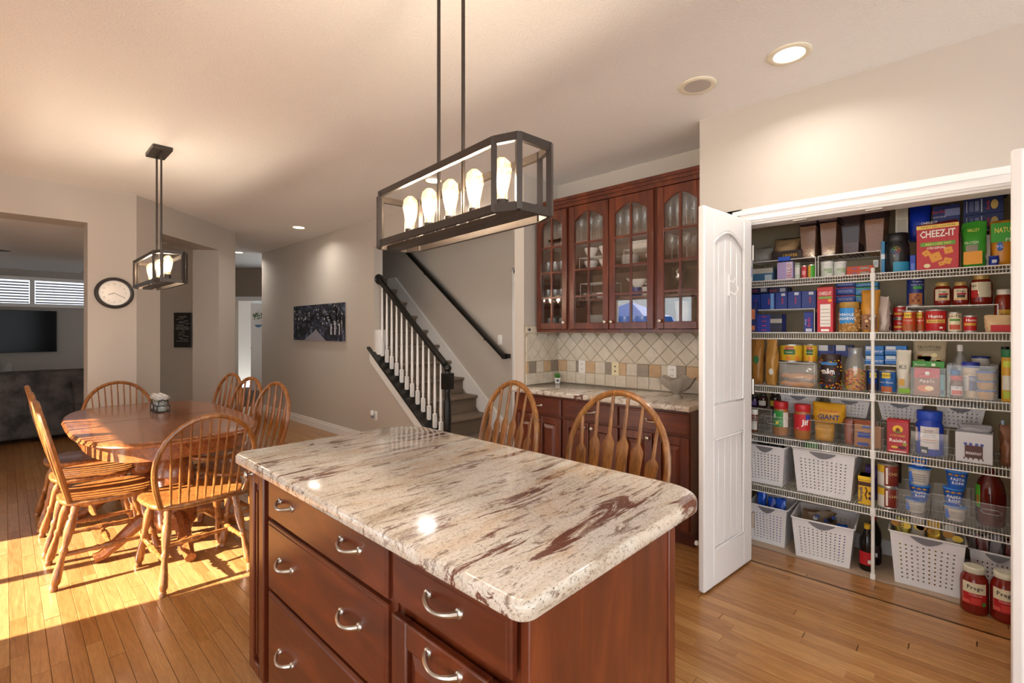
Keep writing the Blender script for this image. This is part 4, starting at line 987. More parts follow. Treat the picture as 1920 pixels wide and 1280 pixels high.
def bagmesh(w, d, h, seed=0, top=.012, crump=.006, nz=9, nn=18, bot=.9, neck=None):
    r_ = random.Random(seed); rs = []
    for j in range(nz+1):
        f = j/nz; dd = d/2*(min(1, .75+f*2))*(1 if f < .55 else max(.04, 1-((f-.55)/.45)**1.3)); ww = w/2*(bot+(1-bot)*min(1, f*2.5))
        if neck and f > neck: ww *= 1-.75*sin(min(1, (f-neck)/(1-neck)*1.6)*pi/2)*.8; 
        ring = []
        for i in range(nn):
            a = 2*pi*i/nn; x = cos(a); y = sin(a); p = 2.6
            xx = abs(x)**(2/p)*(1 if x >= 0 else -1); yy = abs(y)**(2/p)*(1 if y >= 0 else -1)
            ring.append((xx*ww+r_.uniform(-1, 1)*crump, yy*max(dd, top/2)+r_.uniform(-1, 1)*crump*(.4 if f > .9 else 1), f*h+(r_.uniform(-1, 1)*crump if 0 < j else 0)))
        rs.append(ring)
    b = MB(); b.rings(rs); return b
def BAG(label, px0, px1, ptop, z0, X, dep, col, panels=(), texts=(), name='food_bag', cat='bag', group=None, pbot=None, rz=0, m=None, seed=1, crump=.004, neck=None, flat=False):
    yc, w, zb, h = frame(px0, px1, ptop, z0, X, pbot)
    t = thing(name, label, cat, (X+dep/2, yc, zb), FX+R(rz), group)
    bagmesh(w, dep, h, seed, crump=crump, neck=neck).build('pouch', m or mat('foil_%s' % (col,), col, .3), t, ang=70)
    # prints follow the bulge: placed just in front of the belly
    deco(t, w, h, -dep/2*1.0-crump*1.1, panels, texts); return t, w, h, -dep/2-crump*1.1
def basket(label, px0, px1, ptop, z0, X, dep, cols=10, rows=9, pbot=None, taper=.86, group=None, rz=0, srows=None, top_over=.012):
    """perforated white storage basket; px0/px1 = rim width"""
    yc, w, zb, h = frame(px0, px1, ptop, z0, X, pbot)
    t = thing('storage_basket', label, 'basket', (X+dep/2, yc, zb), FX+R(rz), group)
    def ringp(f): k = taper+(1-taper)*f; return w/2*k, dep/2*(1-(1-k)*.6)
    def sheet(side, nu, nv):
        b = MB()
        def pt(u, v):
            a, c = ringp(v); z = v*h
            return {0: (-a+2*a*u, -c, z), 1: (a, -c+2*c*u, z), 2: (a-2*a*u, c, z), 3: (-a, c-2*c*u, z)}[side]
        us = [0, .09]+[.09+.82*i/nu for i in range(1, nu)]+[.91, 1]; vs_ = [0, .1]+[.1+.72*i/nv for i in range(1, nv)]+[.82, 1]
        for i in range(len(us)-1):
            for j in range(len(vs_)-1):
                u0, u1, v0, v1 = us[i], us[i+1], vs_[j], vs_[j+1]
                if 0 < i < len(us)-2 and 0 < j < len(vs_)-2:
                    uc, vc = (u0+u1)/2, (v0+v1)/2; hu, hv = (u1-u0)*.19, (v1-v0)*.19
                    out = [(u0, v0), (uc, v0), (u1, v0), (u1, vc), (u1, v1), (uc, v1), (u0, v1), (u0, vc)]
                    inn = [(uc-hu*.7, vc-hv*.7), (uc, vc-hv), (uc+hu*.7, vc-hv*.7), (uc+hu, vc), (uc+hu*.7, vc+hv*.7), (uc, vc+hv), (uc-hu*.7, vc+hv*.7), (uc-hu, vc)]
                    b.add([pt(*q) for q in out+inn], [(k, (k+1) % 8, 8+(k+1) % 8, 8+k) for k in range(8)])
                else: b.add([pt(u0, v0), pt(u1, v0), pt(u1, v1), pt(u0, v1)], [(0, 1, 2, 3)])
        return b
    for sd in range(4): sheet(sd, cols if sd % 2 == 0 else max(6, int(cols*dep/w)), rows).build('side_wall', BASK, t, smooth=False)
    a, c = ringp(0); MB().box(-a, -c, 0, a, c, .004).build('base', BASK, t, smooth=False)
    a, c = ringp(1); rim = []
    for q in rrect(-a-top_over*.3, -c-top_over*.3, a+top_over*.3, c+top_over*.3, (.015,)*4, 3):
        rim.append((q[0], q[1], h-.012*max(0, 1-(q[0]/(a*.45))**2) if abs(q[0]) < a*.45 else h))
    b = MB(); b.tube(rim, .0055, 6, closed=True); b.build('rim', BASK, t)
    b = MB(); k = 12; hw = a*.42
    b.prism([(-hw+2*hw*i/k, h-.004) for i in range(k+1)]+[(hw-2*hw*i/k, h-.010-min(.03, h*.16)*sin(pi*i/k)) for i in range(k+1)], -c-.007, -c-.001, 'y'); b.build('grip', GREYP, t, smooth=False)
    return t, w, h, dep
def binn(label, px0, px1, ptop, z0, X, dep, group=None, pbot=None):
    """clear acrylic bin"""
    yc, w, zb, h = frame(px0, px1, ptop, z0, X, pbot)
    t = thing('clear_bin', label, 'bin', (X+dep/2, yc, zb), FX, group); T = .0025
    b = MB(); b.box(-w/2, -dep/2, 0, w/2, -dep/2+T, h).box(-w/2, dep/2-T, 0, w/2, dep/2, h).box(-w/2, -dep/2+T, 0, -w/2+T, dep/2-T, h).box(w/2-T, -dep/2+T, 0, w/2, dep/2-T, h).box(-w/2+T, -dep/2+T, 0, w/2-T, dep/2-T, T)
    b.build('bin_walls', CLEAR, t, smooth=False)
    b = MB(); b.tube([(-w/2, -dep/2, h), (w/2, -dep/2, h), (w/2, dep/2, h), (-w/2, dep/2, h)], .0022, 5, closed=True); b.build('bin_rim', FILM, t)
    b = MB(); hz_ = h*.72; b.tube([(-w*.28, -dep/2-.001, hz_), (-w*.2, -dep/2-.001, hz_+.01), (w*.2, -dep/2-.001, hz_+.01), (w*.28, -dep/2-.001, hz_), (w*.2, -dep/2-.001, hz_-.012), (-w*.2, -dep/2-.001, hz_-.012)], .0018, 5, closed=True); b.build('finger_slot', FILM, t)
    return t, w, h, dep
def rack(label, px0, px1, py, z0, X, dep=.2, legs=(1, 1)):
    """small white wire riser"""
    y1 = yx(px0, X); y0 = yx(px1, X); zt = zx((px0+px1)/2, py, X)-z0; yc = (y0+y1)/2; w = y1-y0
    t = thing('wire_riser', label, 'rack', (X, yc, z0), FX)
    b = MB()
    for x in (-w/2, w/2):
        for y in (0, dep): b.tube([(x, y, 0), (x, y, zt)], .0028, 6)
    b.tube([(-w/2, 0, zt), (w/2, 0, zt), (w/2, dep, zt), (-w/2, dep, zt)], .0032, 6, closed=True); b.build('leg_frame', WIRE, t)
    b = MB(); k = max(3, int(w/.022))
    for i in range(1, k): b.tube([(-w/2+w*i/k, 0, zt), (-w/2+w*i/k, dep, zt)], .0016, 4)
    tag(b.build('deck_wires', WIRE, t), kind='stuff'); return t, z0+zt+.003
NAVY = '#1c2c66'; BLU = '#1f55b8'; RED = '#b3161c'
# ---------------------------------------------------------------- top shelf
_, zr1 = rack('low white wire riser under the bread bags', 1411, 1529, 487, S[0], 3.44, .26)
_, zr2 = rack('low white wire riser under the cereal tubs', 1534, 1652, 475, S[0], 3.44, .26)
CERE = [mat('cereal_%d' % i, c, .8) for i, c in enumerate(('#cdaa78', '#d2b080', '#8a7874', '#d8ac74'))]
for m in CERE: n = N(m); n.bump(n.noise(n.coord(), 160, 2), .9, .01)
for k, (a, c, tp, l, fill) in enumerate(((1497, 1531, 411, 'smoky tub full of oat rings next to the bread bags', .93), (1535, 1570, 405, 'smoky tub full of oat rings, second from the bread bags', .95), (1575, 1614, 396, 'smoky tub nearly empty of cereal', .3), (1618, 1660, 387, 'smoky tub of flakes beside the black powder tub', .82))):
    yc, w, zb, h = frame(a, c, tp, zr2 if k else zr1, 3.46); t = thing('cereal_tub', l, 'container', (3.57, yc, zb), FX, 'cereal tubs on the top shelf'); dp = .11
    def rg(f, i=0): kx = (.78+.22*f)*w/2-i; return [(-kx, -dp*(.85+.15*f)+i, f*h), (kx, -dp*(.85+.15*f)+i, f*h), (kx, dp-i, f*h), (-kx, dp-i, f*h)]
    b = MB(); b.rings([rg(0), rg(.5), rg(.88)], False); b.build('tub', SMOKE, t, bevel=.004)
    b = MB(); b.rings([[(x, y, z+.003) for x, y, z in rg(0, .004)], rg(.88*fill, .004)]); b.build('cereal', CERE[k], t, smooth=False)
    b = MB(); b.rings([rg(.87), [(x*1.04, y*1.03, z) for x, y, z in rg(.9)], [(x*1.04, y*1.03, z) for x, y, z in rg(1)]]); b.build('lid', mat('tub_lid', '#5e4648', .4), t, bevel=.004)
BAG('crumpled clear bag of rolls at the end of the top shelf', 1406, 1445, 463, zr1, 3.46, .13, '#ccc', m=FILM, seed=3, crump=.008, name='bread_bag')
t, w, h, yf = BAG('clear bag of grain lying over a dark printed pack', 1448, 1494, 445, zr1, 3.48, .16, '#c8a878', m=mat('grain', '#b8946a', .7), seed=5, crump=.008); 
B('dark brown pack with yellow print under the grain bag', 1447, 1503, 470, zr1, 3.45, .015, '#2a1712', [(-.3, .45, .2, .75, '#3a2012')], [('CRISPER', .12, .45, .3, '#e8b82c')], name='snack_pack', cat='pack')
CY('blue capped white bottle at the top shelf end', 1402, 1411, 481, S[0], 3.40, '#e8e8ee', 'tub', [(-.5, .5, .2, .6, BLU)], lid=BLU, name='bottle', cat='bottle')
B('flat teal box with a grey lid under the riser', 1412, 1449, 503, S[0], 3.42, .12, '#3a6a8e', [(-.5, .5, .62, 1, '#b9b4a8'), (.1, .45, .05, .5, '#b8c8d0')], name='storage_box')
B('small blue packet tucked on the riser edge', 1459, 1481, 481, None, 3.43, .03, '#1f5ad0', name='packet', cat='packet', pbot=489)
B('lilac dessert mix box with red upright letters', 1457, 1487, 491, S[0], 3.42, .05, '#b7a2d4', [(.08, .42, .05, .95, '#e4d4e4')], [('JELLO', .25, .5, .22, '#b02030', {'rot': pi/2}), ], name='dessert_box')
CY('silver and green spice jar', 1489, 1500, 492, S[0], 3.42, '#c8d4c4', 'tub', [(-.5, .5, .3, .7, '#e6e6e0')], lid='#9aa090', name='spice_jar', cat='jar')
CY('small coral red can', 1502, 1513, 497, S[0], 3.42, '#d8434a', 'can', [(-.3, .3, .3, .6, '#f0a0a0')])
CY('small bright green can', 1514, 1527, 495, S[0], 3.42, '#4cae2a', 'can', [(-.4, 0, .1, .9, '#e8b040')])
for a, c, l in ((1538, 1562, 'white and green canister with a wire clasp'), (1562, 1587, 'white and green canister beside the orange boxes')):
    CY(l, a, c, 490, S[0], 3.41, '#e6e8e4', 'tub', [(-.2, .5, .25, .55, '#a9bf9c'), (-.5, .1, .1, .4, '#d0d8cc')], lid='#e4e4e0', name='canister', cat='canister', group='green and white canisters')
for k, l in ((0, 'thin orange box, lower of the stacked pair'), (1, 'thin orange box, upper of the stacked pair')):
    z = S[0]+k*.0268; yc, w, zb, h = frame(1588, 1637, 500, z, 3.41); t = thing('tea_box', l, 'box', (3.46, yc, z), FX, 'orange boxes')
    MB().box(-w/2, -.05, 0, w/2, .05, .026).build('carton', cm('#cc4a22'), t, smooth=False); deco(t, w, .026, -.05, [(-.3, -.1, .3, .7, '#8a5a7a'), (.0, .36, .25, .8, '#6b4438')], [('ZEBRA', .18, .5, .4, '#e8e0d0')])
B('small white card box by the shelf pole', 1637, 1647, 487, None, 3.44, .02, '#dcdcd8', [(-.35, .35, .3, .8, '#a8b4b8')], pbot=501, name='card_box')
# black tub
t, w, h, bd = CY('large black powder tub with a rainbow ring logo', 1656, 1706, 437, S[0], 3.37, '#232427', 'pot', [(-.1, .75, .02, .26, '#2a8fb4')], (), lid='#141415', name='powder_tub', cat='tub', body2='#232427')
for k, c in enumerate(('#e06a2c', '#e6c43a', '#6cbf4a', '#3aa6b8', '#5a6ad0', '#c04a9a')):
    a = k*pi/3; b = MB(); k2 = [(.012+.012*cos(a)+.009*cos(q*pi/6), h*.55+.012*sin(a)+.009*sin(q*pi/6)) for q in range(12)]
    b.tube([((bd+.001)*sin((x-.012)/bd), -(bd+.001)*cos((x-.012)/bd), z) for x, z in k2], .0009, 4, closed=True); b.build('ring_logo', cm(c), t)
B('slim blue striped box behind the black tub', 1652, 1659, 452, S[0], 3.40, .05, '#2d7fb0', [(-.5, .5, .45, .6, '#d8e4ec')])
B('tall leaning carton showing its nutrition panel', 1678, 1702, 383, None, 3.55, .05, '#d9d2c2', [(-.36, .4, .08, .5, '#bdb6a6'), (-.36, .4, .55, .95, '#c8c2b4')], pbot=440, rz=4)
BAG('shiny blue foil pack behind the cracker box', 1703, 1745, 380, None, 3.56, .08, '#1636b4', pbot=450, seed=8, crump=.003)
B('navy lasagna box standing behind the cracker box', 1749, 1800, 384, None, 3.58, .06, '#28357e', [(-.05, .5, .62, .86, '#8e97c8')], [('Barilla', -.28, .8, .1, '#e04030'), ('LASAGNE', -.27, .62, .06, '#e8e8f0')], pbot=440)
B('small blue packet between the black tub and the cracker box', 1706, 1717, 478, S[0], 3.40, .03, '#1440b0', [(-.3, .3, .1, .5, '#5f7fd8')])
# cracker box
t, w, h, yf = B('large red cheese cracker box on the top shelf', 1719, 1799, 419, S[0], 3.36, .07, '#b8202c', [(-.5, .5, .905, .985, '#f0d060'), (-.40, .42, .52, .605, '#5fa030')],
  [('FAMILY SIZE | 100% MORE', .02, .945, .035, '#7a2010', {'width': .8}), ('CHEEZ-IT', 0, .79, .15, '#f4efe4', {'width': .84, 'bold': .02}), ('REDUCED FAT', .03, .56, .048, '#f0e070', {'width': .6, 'bold': .01}), ('ORIGINAL', -.02, .475, .05, '#f4efe4', {'width': .46, 'bold': .01})], name='cracker_box', cat='cracker box', rz=-3)
for (x, z, s, a) in ((-.04, .27, .19, .35), (-.26, .37, .12, .6), (.26, .40, .14, .2), (.24, .17, .13, -.3), (.1, .12, .09, .3)):
    pts = [(x*w+s*w*1.0*cos(a+q*pi/2+pi/4), z*h+s*w*cos(0)*sin(a+q*pi/2+pi/4)) for q in range(4)]; b = MB(); b.prism(pts, yf-.0012, yf-.0004, 'y'); b.build('cracker_print', cm('#e09a34'), t, smooth=False)
    disc(t, w, h, yf-.0012, x, z, .025, .012, '#b86a1c')
disc(t, w, h, yf, -.24, .09, .08, .045, '#e8dca8'); MB().add([(-w/2, -.035, h), (w/2, -.035, h), (w*.42, .02, h+.022), (-w*.3, .02, h+.016)], [(0, 1, 2, 3)]).build('open_flap', cm('#8a1c18'), t, smooth=False)
text(t, 'CHEEZ-IT', .012, -.2*w, h+.012, -.022, cm('#f0e8e0'), width=.4*w)
# pasta boxes stack
_, zr3 = rack('white wire riser at the end of the top shelf under the pasta boxes', 1800, 1893, 432, S[0], 3.50, .2)
for k, (l, tp) in enumerate((('navy pasta box, lower of the stack over the green bags', 402), ('navy pasta box, upper of the stack over the green bags', 369))):
    yc, w, zb, h = frame(1806, 1882, 369, zr3, 3.52); hh = h/2; t = thing('pasta_box', l, 'pasta box', (3.58, yc, zr3+k*hh), FX, 'navy pasta boxes on the riser')
    MB().box(-w/2, -.06, 0, w/2, .06, hh-.001).build('carton', cm(NAVY), t, bevel=.001)
    deco(t, w, hh, -.06, [(-.42, -.40, .15, .85, '#c8ccd8'), (-.34, -.24, .2, .8, '#5a6490'), (-.20, -.10, .2, .8, '#7a84a8'), (-.05, -.02, .12, .88, '#c8ccd8')], [('Barilla', .12, .5, .15, '#e03a30', {'rot': pi/2})]); disc(t, w, hh, -.06, .28, .5, .09, .28, '#d8b868')
B('dark blue pasta pack lying on top of the box stack', 1812, 1890, 359, None, 3.53, .1, '#1a2348', [(.1, .16, .3, .6, '#d8d8e0'), (.3, .34, .3, .6, '#d8d8e0')], pbot=369, name='pasta_pack')
t, w, h, yf = BAG('green and yellow cheese bag leaning beside the cracker box', 1803, 1850, 414, S[0], 3.37, .07, '#3f9c30', [(-.38, .38, .06, .34, '#e39a1e'), (-.28, .2, .34, .48, '#8a8470')], [('VALLEY', .02, .80, .07, '#f0e060', {'width': .5}), ('PROTEIN', -.05, .53, .06, '#e8f0d8', {'width': .55})], rz=-6, seed=11)
B('white nutrition back of the leaning cheese bag', 1846, 1857, 440, S[0], 3.42, .01, '#c0b8ac', name='bag_back', cat='bag')
t, w, h, yf = BAG('orange bag with a green top by the open door', 1857, 1905, 412, S[0], 3.40, .07, '#d38a1e', [(-.48, .5, .52, .94, '#3aa22c')], [('NATU', -.02, .78, .11, '#f0e45a', {'width': .62, 'bold': .01}), ('PR', .26, .56, .08, '#e8f0d8')], seed=12)
disc(t, w, h, yf, -.12, .42, .13, .10, '#2c66c0'); text(t, '9%', .016, -.12*w, .42*h, yf-.0025, cm('#f0f4f8'))
BAG('small blue snack bag between the green bags', 1854, 1874, 479, S[0], 3.38, .04, '#2a3a9c', [(-.2, .25, .3, .6, '#c8d0e8')], seed=13, crump=.002)
# ---------------------------------------------------------------- second shelf
_, zq = rack('white wire riser under the upright navy boxes', 1413, 1527, 580, S[1], 3.42, .2)
for a, c, tp, l in ((1406, 1425, 552, 'navy pasta box turned edge-on at the shelf end'), (1426, 1453, 550, 'navy pasta box with a pale blue edge'), (1454, 1476, 548, 'upright navy pasta box next to the pale edged one'), (1477, 1502, 546, 'upright navy pasta box in the middle of the riser'), (1503, 1530, 545, 'upright navy pasta box at the riser end')):
    t, w, h, yf = B(l, a, c, tp, zq, 3.44, .10, '#1e3a8c', [(.0, .32, .78, .94, '#d5d8e4')] if a > 1450 else [(.2, .42, .02, .98, '#6fa0d8')] if a == 1426 else [], [('Barilla', .08, .5, .10, '#e2382e', {'rot': pi/2, 'bold': .01})], name='pasta_box', cat='pasta box', group='navy pasta boxes on the second shelf')
for k, (a, c) in enumerate(((1405, 1441), (1442, 1476))): B(('dark pasta box lying across the upright boxes at the shelf end', 'dark pasta box lying across the upright boxes near the middle')[k], a, c, 538, None, 3.46, .12, '#171f45', [(.1, .4, .25, .8, '#a8a8b4')], [('Barilla', -.25, .5, .3, '#d03a30')], pbot=550, name='pasta_box', cat='pasta box', group='navy pasta boxes lying flat')
for k in range(4):
    z = S[1]+k*.0288; yc, w, zb, h = frame(1419, 1466, 612, z, 3.40); t = thing('pasta_box', 'flat navy pasta box, %s of the stack of four' % ('bottom', 'second', 'third', 'top')[k], 'pasta box', (3.45, yc, z), FX, 'flat navy pasta boxes')
    MB().box(-w/2, -.05, 0, w/2, .05, .0282).build('carton', cm('#23348c'), t, smooth=False); MB().box(w*.05, -.0505, .001, w/2, -.04, .027).build('end_print', cm('#23222c' if k != 2 else '#9a9488'), t, smooth=False); text(t, 'Barilla', .008, -.2*w, .014, -.0512, cm('#e84a40'), bold=.02)
for k, (tp, bt) in enumerate(((565, 602), (603, 621))): B(('printed pasta box at the shelf end, upper one', 'printed pasta box at the shelf end, lower one')[k], 1403, 1417, tp, None, 3.37, .06, '#1d2a66', [(-.3, .4, .1, .6, '#c0744a')], pbot=bt, name='pasta_box', cat='pasta box')
B('navy pasta box standing alone below the riser', 1508, 1526, 585, S[1], 3.42, .08, '#22368e', [(-.3, .35, .03, .18, '#c4c8d6')], [('Barilla', .02, .5, .13, '#e2382e', {'rot': pi/2}), ('PENNE', -.3, .5, .07, '#d0d4e4', {'rot': pi/2})], name='pasta_box', cat='pasta box', rz=-4)
t, w, h, yf = B('narrow red cheese cracker box showing its nutrition panel', 1532, 1562, 538, S[1], 3.37, .09, '#bf2430', [(-.30, .34, .12, .62, '#e4ddd4'), (-.25, .25, .02, .07, '#f0ece4'), (-.4, .4, .74, .79, '#6fa040')], [('CHEEZ-IT', 0, .86, .07, '#f6efe6', {'width': .8, 'bold': .015})], name='cracker_box', cat='cracker box')
for k, z in enumerate((.50, .42, .34, .26, .18)): deco(t, w, h, yf-.0004, [(-.26, .30, z, z+.012, '#8a8480')], [])
disc(t, w, h, yf, .3, .70, .13, .03, '#e8a030'); MB().add([(-w/2, -.045, h), (w/2, -.045, h), (w*.55, .0, h+.02), (-w*.1, .02, h+.025)], [(0, 1, 2, 3)]).build('open_flap', cm('#7a4a38'), t, smooth=False)
for ci, (a, c) in enumerate(((1567, 1603), (1604, 1646))):
    for k, (tp, bt) in enumerate(((553, 567), (538, 552), (529, 537))):
        B('blue boxed noodle dinner, %s of the %s stack' % (('bottom', 'middle', 'top')[k], ('cracker box side', 'pole side')[ci]), a, c, tp, None, 3.54, .1, ('#2550b0', '#2f8ad0')[ci], [(-.5, .5, .82, .98, ('#b04a6a', '#5ab048')[ci])], [('PASTA RONI', .0, .45, .36, '#dbe8f4', {'width': .7})], pbot=bt, name='noodle_box', cat='noodle box', group='boxed noodle dinners')
t, w, h, bd = CY('square jar of cashews with a gold lid and blue label', 1569, 1614, 566, S[1], 3.36, '#a87c48', 'pot', [(-.42, .25, .28, .80, '#2f86cc')], [('WHOLE', -.1, .58, .09, '#f4f4ee', {'bold': .015}), ('CASHEWS', -.1, .45, .09, '#f4f4ee', {'bold': .015})], lid='#b08a40', name='nut_jar', cat='jar', body2='#a87c48')
b = MB(); r_ = random.Random(2)
for k in range(46):
    a = r_.uniform(-.9, 1.3); z = r_.uniform(.02, .30 if a < .55 else .75)*h; c = Vector((bd*sin(a), -bd*cos(a), z)); b.lathe([(.001, -.005), (.006, 0), (.001, .005)], 6, c=c)
tag(b.build('cashews', cm('#d2a868'), t), kind='stuff')
t, w, h, yf = BAG('gold and brown snack bag behind the shelf pole', 1613, 1648, 543, S[1], 3.37, .08, '#c68a2c', [(-.42, .42, .06, .42, '#7a4a28')], [], seed=21)
for k in range(8): r_ = random.Random(k); disc(t, w, h, yf-.0006, r_.uniform(-.3, .3), r_.uniform(.1, .4), .09, .035, ('#d8b080', '#a06a38', '#c8c0a8')[k % 3])
BAG('crumpled clear bag beside the shelf pole', 1646, 1667, 556, S[1], 3.39, .07, '#ddd', m=mat('cloudy_wrap', '#b7a9a0', .3), seed=22, crump=.006)
_, zk = rack('white wire riser holding the sauce jars', 1700, 1871, 573, S[1], 3.44, .22)
t, w, h, bd = CY('navy cardboard canister of bread crumbs', 1699, 1733, 521, zk, 3.45, '#1d2f78', 'can', [(-.1, .45, .60, .70, '#3f9a3c'), (-.35, .45, .06, .46, '#a86a3a')], [('BREAD CRUMBS', .2, .75, .04, '#e8ecf4'), ('Progresso', .2, .87, .055, '#e8ecf4')], name='crumb_canister', cat='canister')
for (x, z) in ((.05, .3), (.2, .2), (-.1, .2), (.15, .38)): deco(t, w, h, 0, [(x-.08, x+.08, z-.05, z+.05, '#7a3420')], [], bend=bd+.0022)
SAU = '#7a1d12'
def sauce(label, px0, px1, tp, z0, X, lid='#b89a5a', pb=None, tall=False, lab='#ded2b2', word='Prego', turn=0):
    t, w, h, bd = CY(label, px0, px1, tp, z0, X, SAU, 'jar', [(-.44, .44, .22, .70, lab), (-.2, .34, .44, .52, RED) if not tall else (-.42, .44, .22, .47, RED)], [(word, .04, .60, .085, '#1c1a18', {'bold': .012})], name='sauce_jar', cat='jar', lid=lid, group='tomato sauce jars', body2=SAU, rz=turn)
    if not tall: deco(t, w, h, 0, [(-.2, .28, .32, .43, '#33261c'), (-.3, .34, .24, .30, '#d8a860')], [], bend=bd+.0022)
    else:
        text(t, 'Traditional', .035*h, .04*w, .44*h, 0, cm('#f2e6da'), bend=bd+.0030)
        deco(t, w, h, 0, [(-.12, .25, .25, .38, '#cc3a30'), (.28, .42, .23, .31, '#3f8a34'), (-.40, -.15, .24, .32, '#d8584a')], [], bend=bd+.0026)
    return t
sauce('small pasta sauce jar next to the bread crumb canister', 1750, 1784, 529, zk, 3.45)
sauce('small pasta sauce jar next to the large turned jar', 1785, 1817, 528, zk, 3.45)
t, w, h, bd = CY('large pasta sauce jar turned to show its ingredients', 1818, 1862, 514, zk, 3.45, SAU, 'jar', [(-.5, -.12, .40, .74, '#e4d8ba'), (-.5, -.14, .24, .48, RED), (-.10, .46, .24, .74, '#c9c0a4')], [('ego', -.36, .64, .09, '#1c1a18', {'bold': .012})], name='sauce_jar', cat='jar', lid='#b89a5a', body2=SAU)
t, w, h, bd = CY('white capped red sauce jar with a yellow label by the door', 1864, 1902, 542, None, 3.47, '#8a2a18', 'jar', [(-.35, .5, .08, .38, '#d8a830')], [('Ballou', .1, .24, .07, '#5a2010')], name='sauce_jar', cat='jar', lid='#e6e0d4', pbot=604, body2='#8a2a18')
for (a, c, tp, bt, X, col, txt, l) in ((1674, 1700, 573, 597, 3.46, RED, 'Hunts', 'red tomato can, upper of the stacked pair'), (1674, 1700, 597, 622, 3.46, RED, 'Hunts', 'red tomato can, lower of the stacked pair')):
    CY(l, a, c, tp, None, X, col, 'can', [(-.5, .5, .3, .45, '#d8a83c')], [(txt, .2, .65, .16, '#f2ece4', {'bold': .01})], pbot=bt, group='red tomato cans')
CY('dark red can at the back near the shelf pole', 1664, 1675, 586, S[1], 3.52, '#5e1416', 'can')
for a, c, l in ((1691, 1717, 'orange bean can in front of the stacked red cans'), (1716, 1734, 'orange bean can tucked beside the big tomato can')):
    CY(l, a, c, 582, S[1], 3.38 if a < 1700 else 3.42, '#b8421c', 'can', [(-.36, .2, .66, .90, '#e6c63c'), (-.5, .3, .06, .36, '#a0562e')], [("BUSH'S", -.08, .78, .11, '#26221c', {'bold': .012}), ('Original', -.08, .55, .08, '#f0e8dc')], group='orange bean cans')
t, w, h, bd = CY('large red tomato sauce can', 1734, 1775, 580, S[1], 3.39, RED, 'can', [(-.5, .5, .40, .56, '#d0a448'), (.18, .34, .16, .24, '#e8e0d0')], [('Hunts', 0, .70, .15, '#f4eee6', {'bold': .02}), ('Tomato Sauce', 0, .48, .07, '#6a1a14')])
t, w, h, bd = CY('cream and green diced tomato can', 1777, 1804, 585, S[1], 3.39, '#d8cca8', 'can', [(-.4, .4, .56, .66, '#4f8a38'), (-.4, .4, .14, .38, '#b8503a')], [('RO-TEL', 0, .80, .13, '#2a2420', {'bold': .015})])
CY('small red tomato sauce can beside the tortillas', 1806, 1832, 591, S[1], 3.39, RED, 'can', [(-.5, .5, .40, .54, '#d8a83c')], [('Hunts', .12, .72, .15, '#f2ece4', {'bold': .012}), ('Tomato Sauce', .1, .47, .07, '#6a1a14')])
t, w, h, yf = BAG('bag of soft tortillas with a red band by the door', 1846, 1905, 590, S[1], 3.36, .07, '#cfae84', [(-.3, .5, .04, .42, RED)], [], seed=31, crump=.004, name='tortilla_bag')
# ---------------------------------------------------------------- third shelf
BRN = mat('brown_wrap', '#9a6a30', .3)
t, w, h, yf = BAG('brown wrapped bread bag at the third shelf end', 1404, 1428, 636, S[2], 3.38, .10, '#9a6a30', m=BRN, seed=41, crump=.005); disc(t, w, h, yf, .1, .55, .22, .09, '#2f6a3c')
t, w, h, yf = BAG('brown bread bag leaning against its neighbour', 1434, 1455, 636, S[2], 3.38, .07, '#a87838', m=mat('brown_wrap_light', '#b0803c', .3), seed=42, crump=.006, rz=-10); disc(t, w, h, yf, .2, .3, .2, .07, '#d8d4cc')
_, zc = rack('white wire riser holding the yellow fruit cans', 1457, 1527, 680, S[2], 3.44, .2)
for a, c, l in ((1458, 1505, 'wide yellow peach can next to the brown bags'), (1505, 1532, 'yellow fruit can at the riser end')):
    t, w, h, bd = CY(l, a, c, 645, zc, 3.45, '#d6b22c', 'can', [(-.2, .26, .42, .72, '#2f6a2c'), (-.16, .2, .70, .86, '#b02a24')], [('Del Monte', .02, .78, .07, '#f4ecd8'), ('Peaches', .02, .56, .08, '#f4ecd8')], group='yellow fruit cans')
    for x in (-.38, 0.0, .34): deco(t, w, h, 0, [(x-.09, x+.09, .08, .34, '#e08a28')], [], bend=bd+.0022)
yc, w, zb, h = frame(1459, 1532, 683, S[2], 3.36); t = thing('bun_bag', 'clear bag of long sandwich buns spilling over the shelf edge', 'bread bag', (3.38, yc, S[2]), FX)
for k in range(2):
    for q in range(3):
        b = MB(); z = .022+k*.045; y = -.028+q*.028; n_ = 9
        b.tube([(-w*.42+w*.84*i/n_, y+.003*sin(i), z+.004*sin(i*1.3+q)) for i in range(n_+1)], [.004]+[.016]*(n_-1)+[.004], 10); b.build('bun', mat('bun_crust', '#b8814c', .6), t)
bagmesh(w*1.0, .10, h*1.0, 43, crump=.006).build('film', FILM, t, ang=70)
B('navy and white box behind the candy jar, bread side', 1533, 1565, 647, None, 3.52, .08, '#2b3c8c', [(-.45, .1, .5, 1, '#dcdcde'), (.18, .42, .5, .98, '#23284a')], pbot=668, name='snack_box')
B('navy and white box behind the candy jar, pole side', 1566, 1598, 647, None, 3.52, .08, '#2b3c8c', [(-.45, .1, .5, 1, '#dcdcde'), (.18, .42, .5, .98, '#23284a')], pbot=668, name='snack_box')
t, w, h, bd = CY('dark candy jar with a brown label and coloured candies', 1534, 1578, 664, S[2], 3.36, '#2c1c18', 'pot', [(-.40, .36, .22, .74, '#2a1712'), (-.4, .36, .70, .78, '#3a7ab8')], [('m&m', -.03, .53, .16, '#f0ece8', {'bold': .025, 'width': .56})], name='candy_jar', cat='jar', lid='#35211c', body2='#3a2620')
CC = ('#c8281e', '#e8b81e', '#2f62c8', '#3f9a38', '#e8781e', '#5a3420')
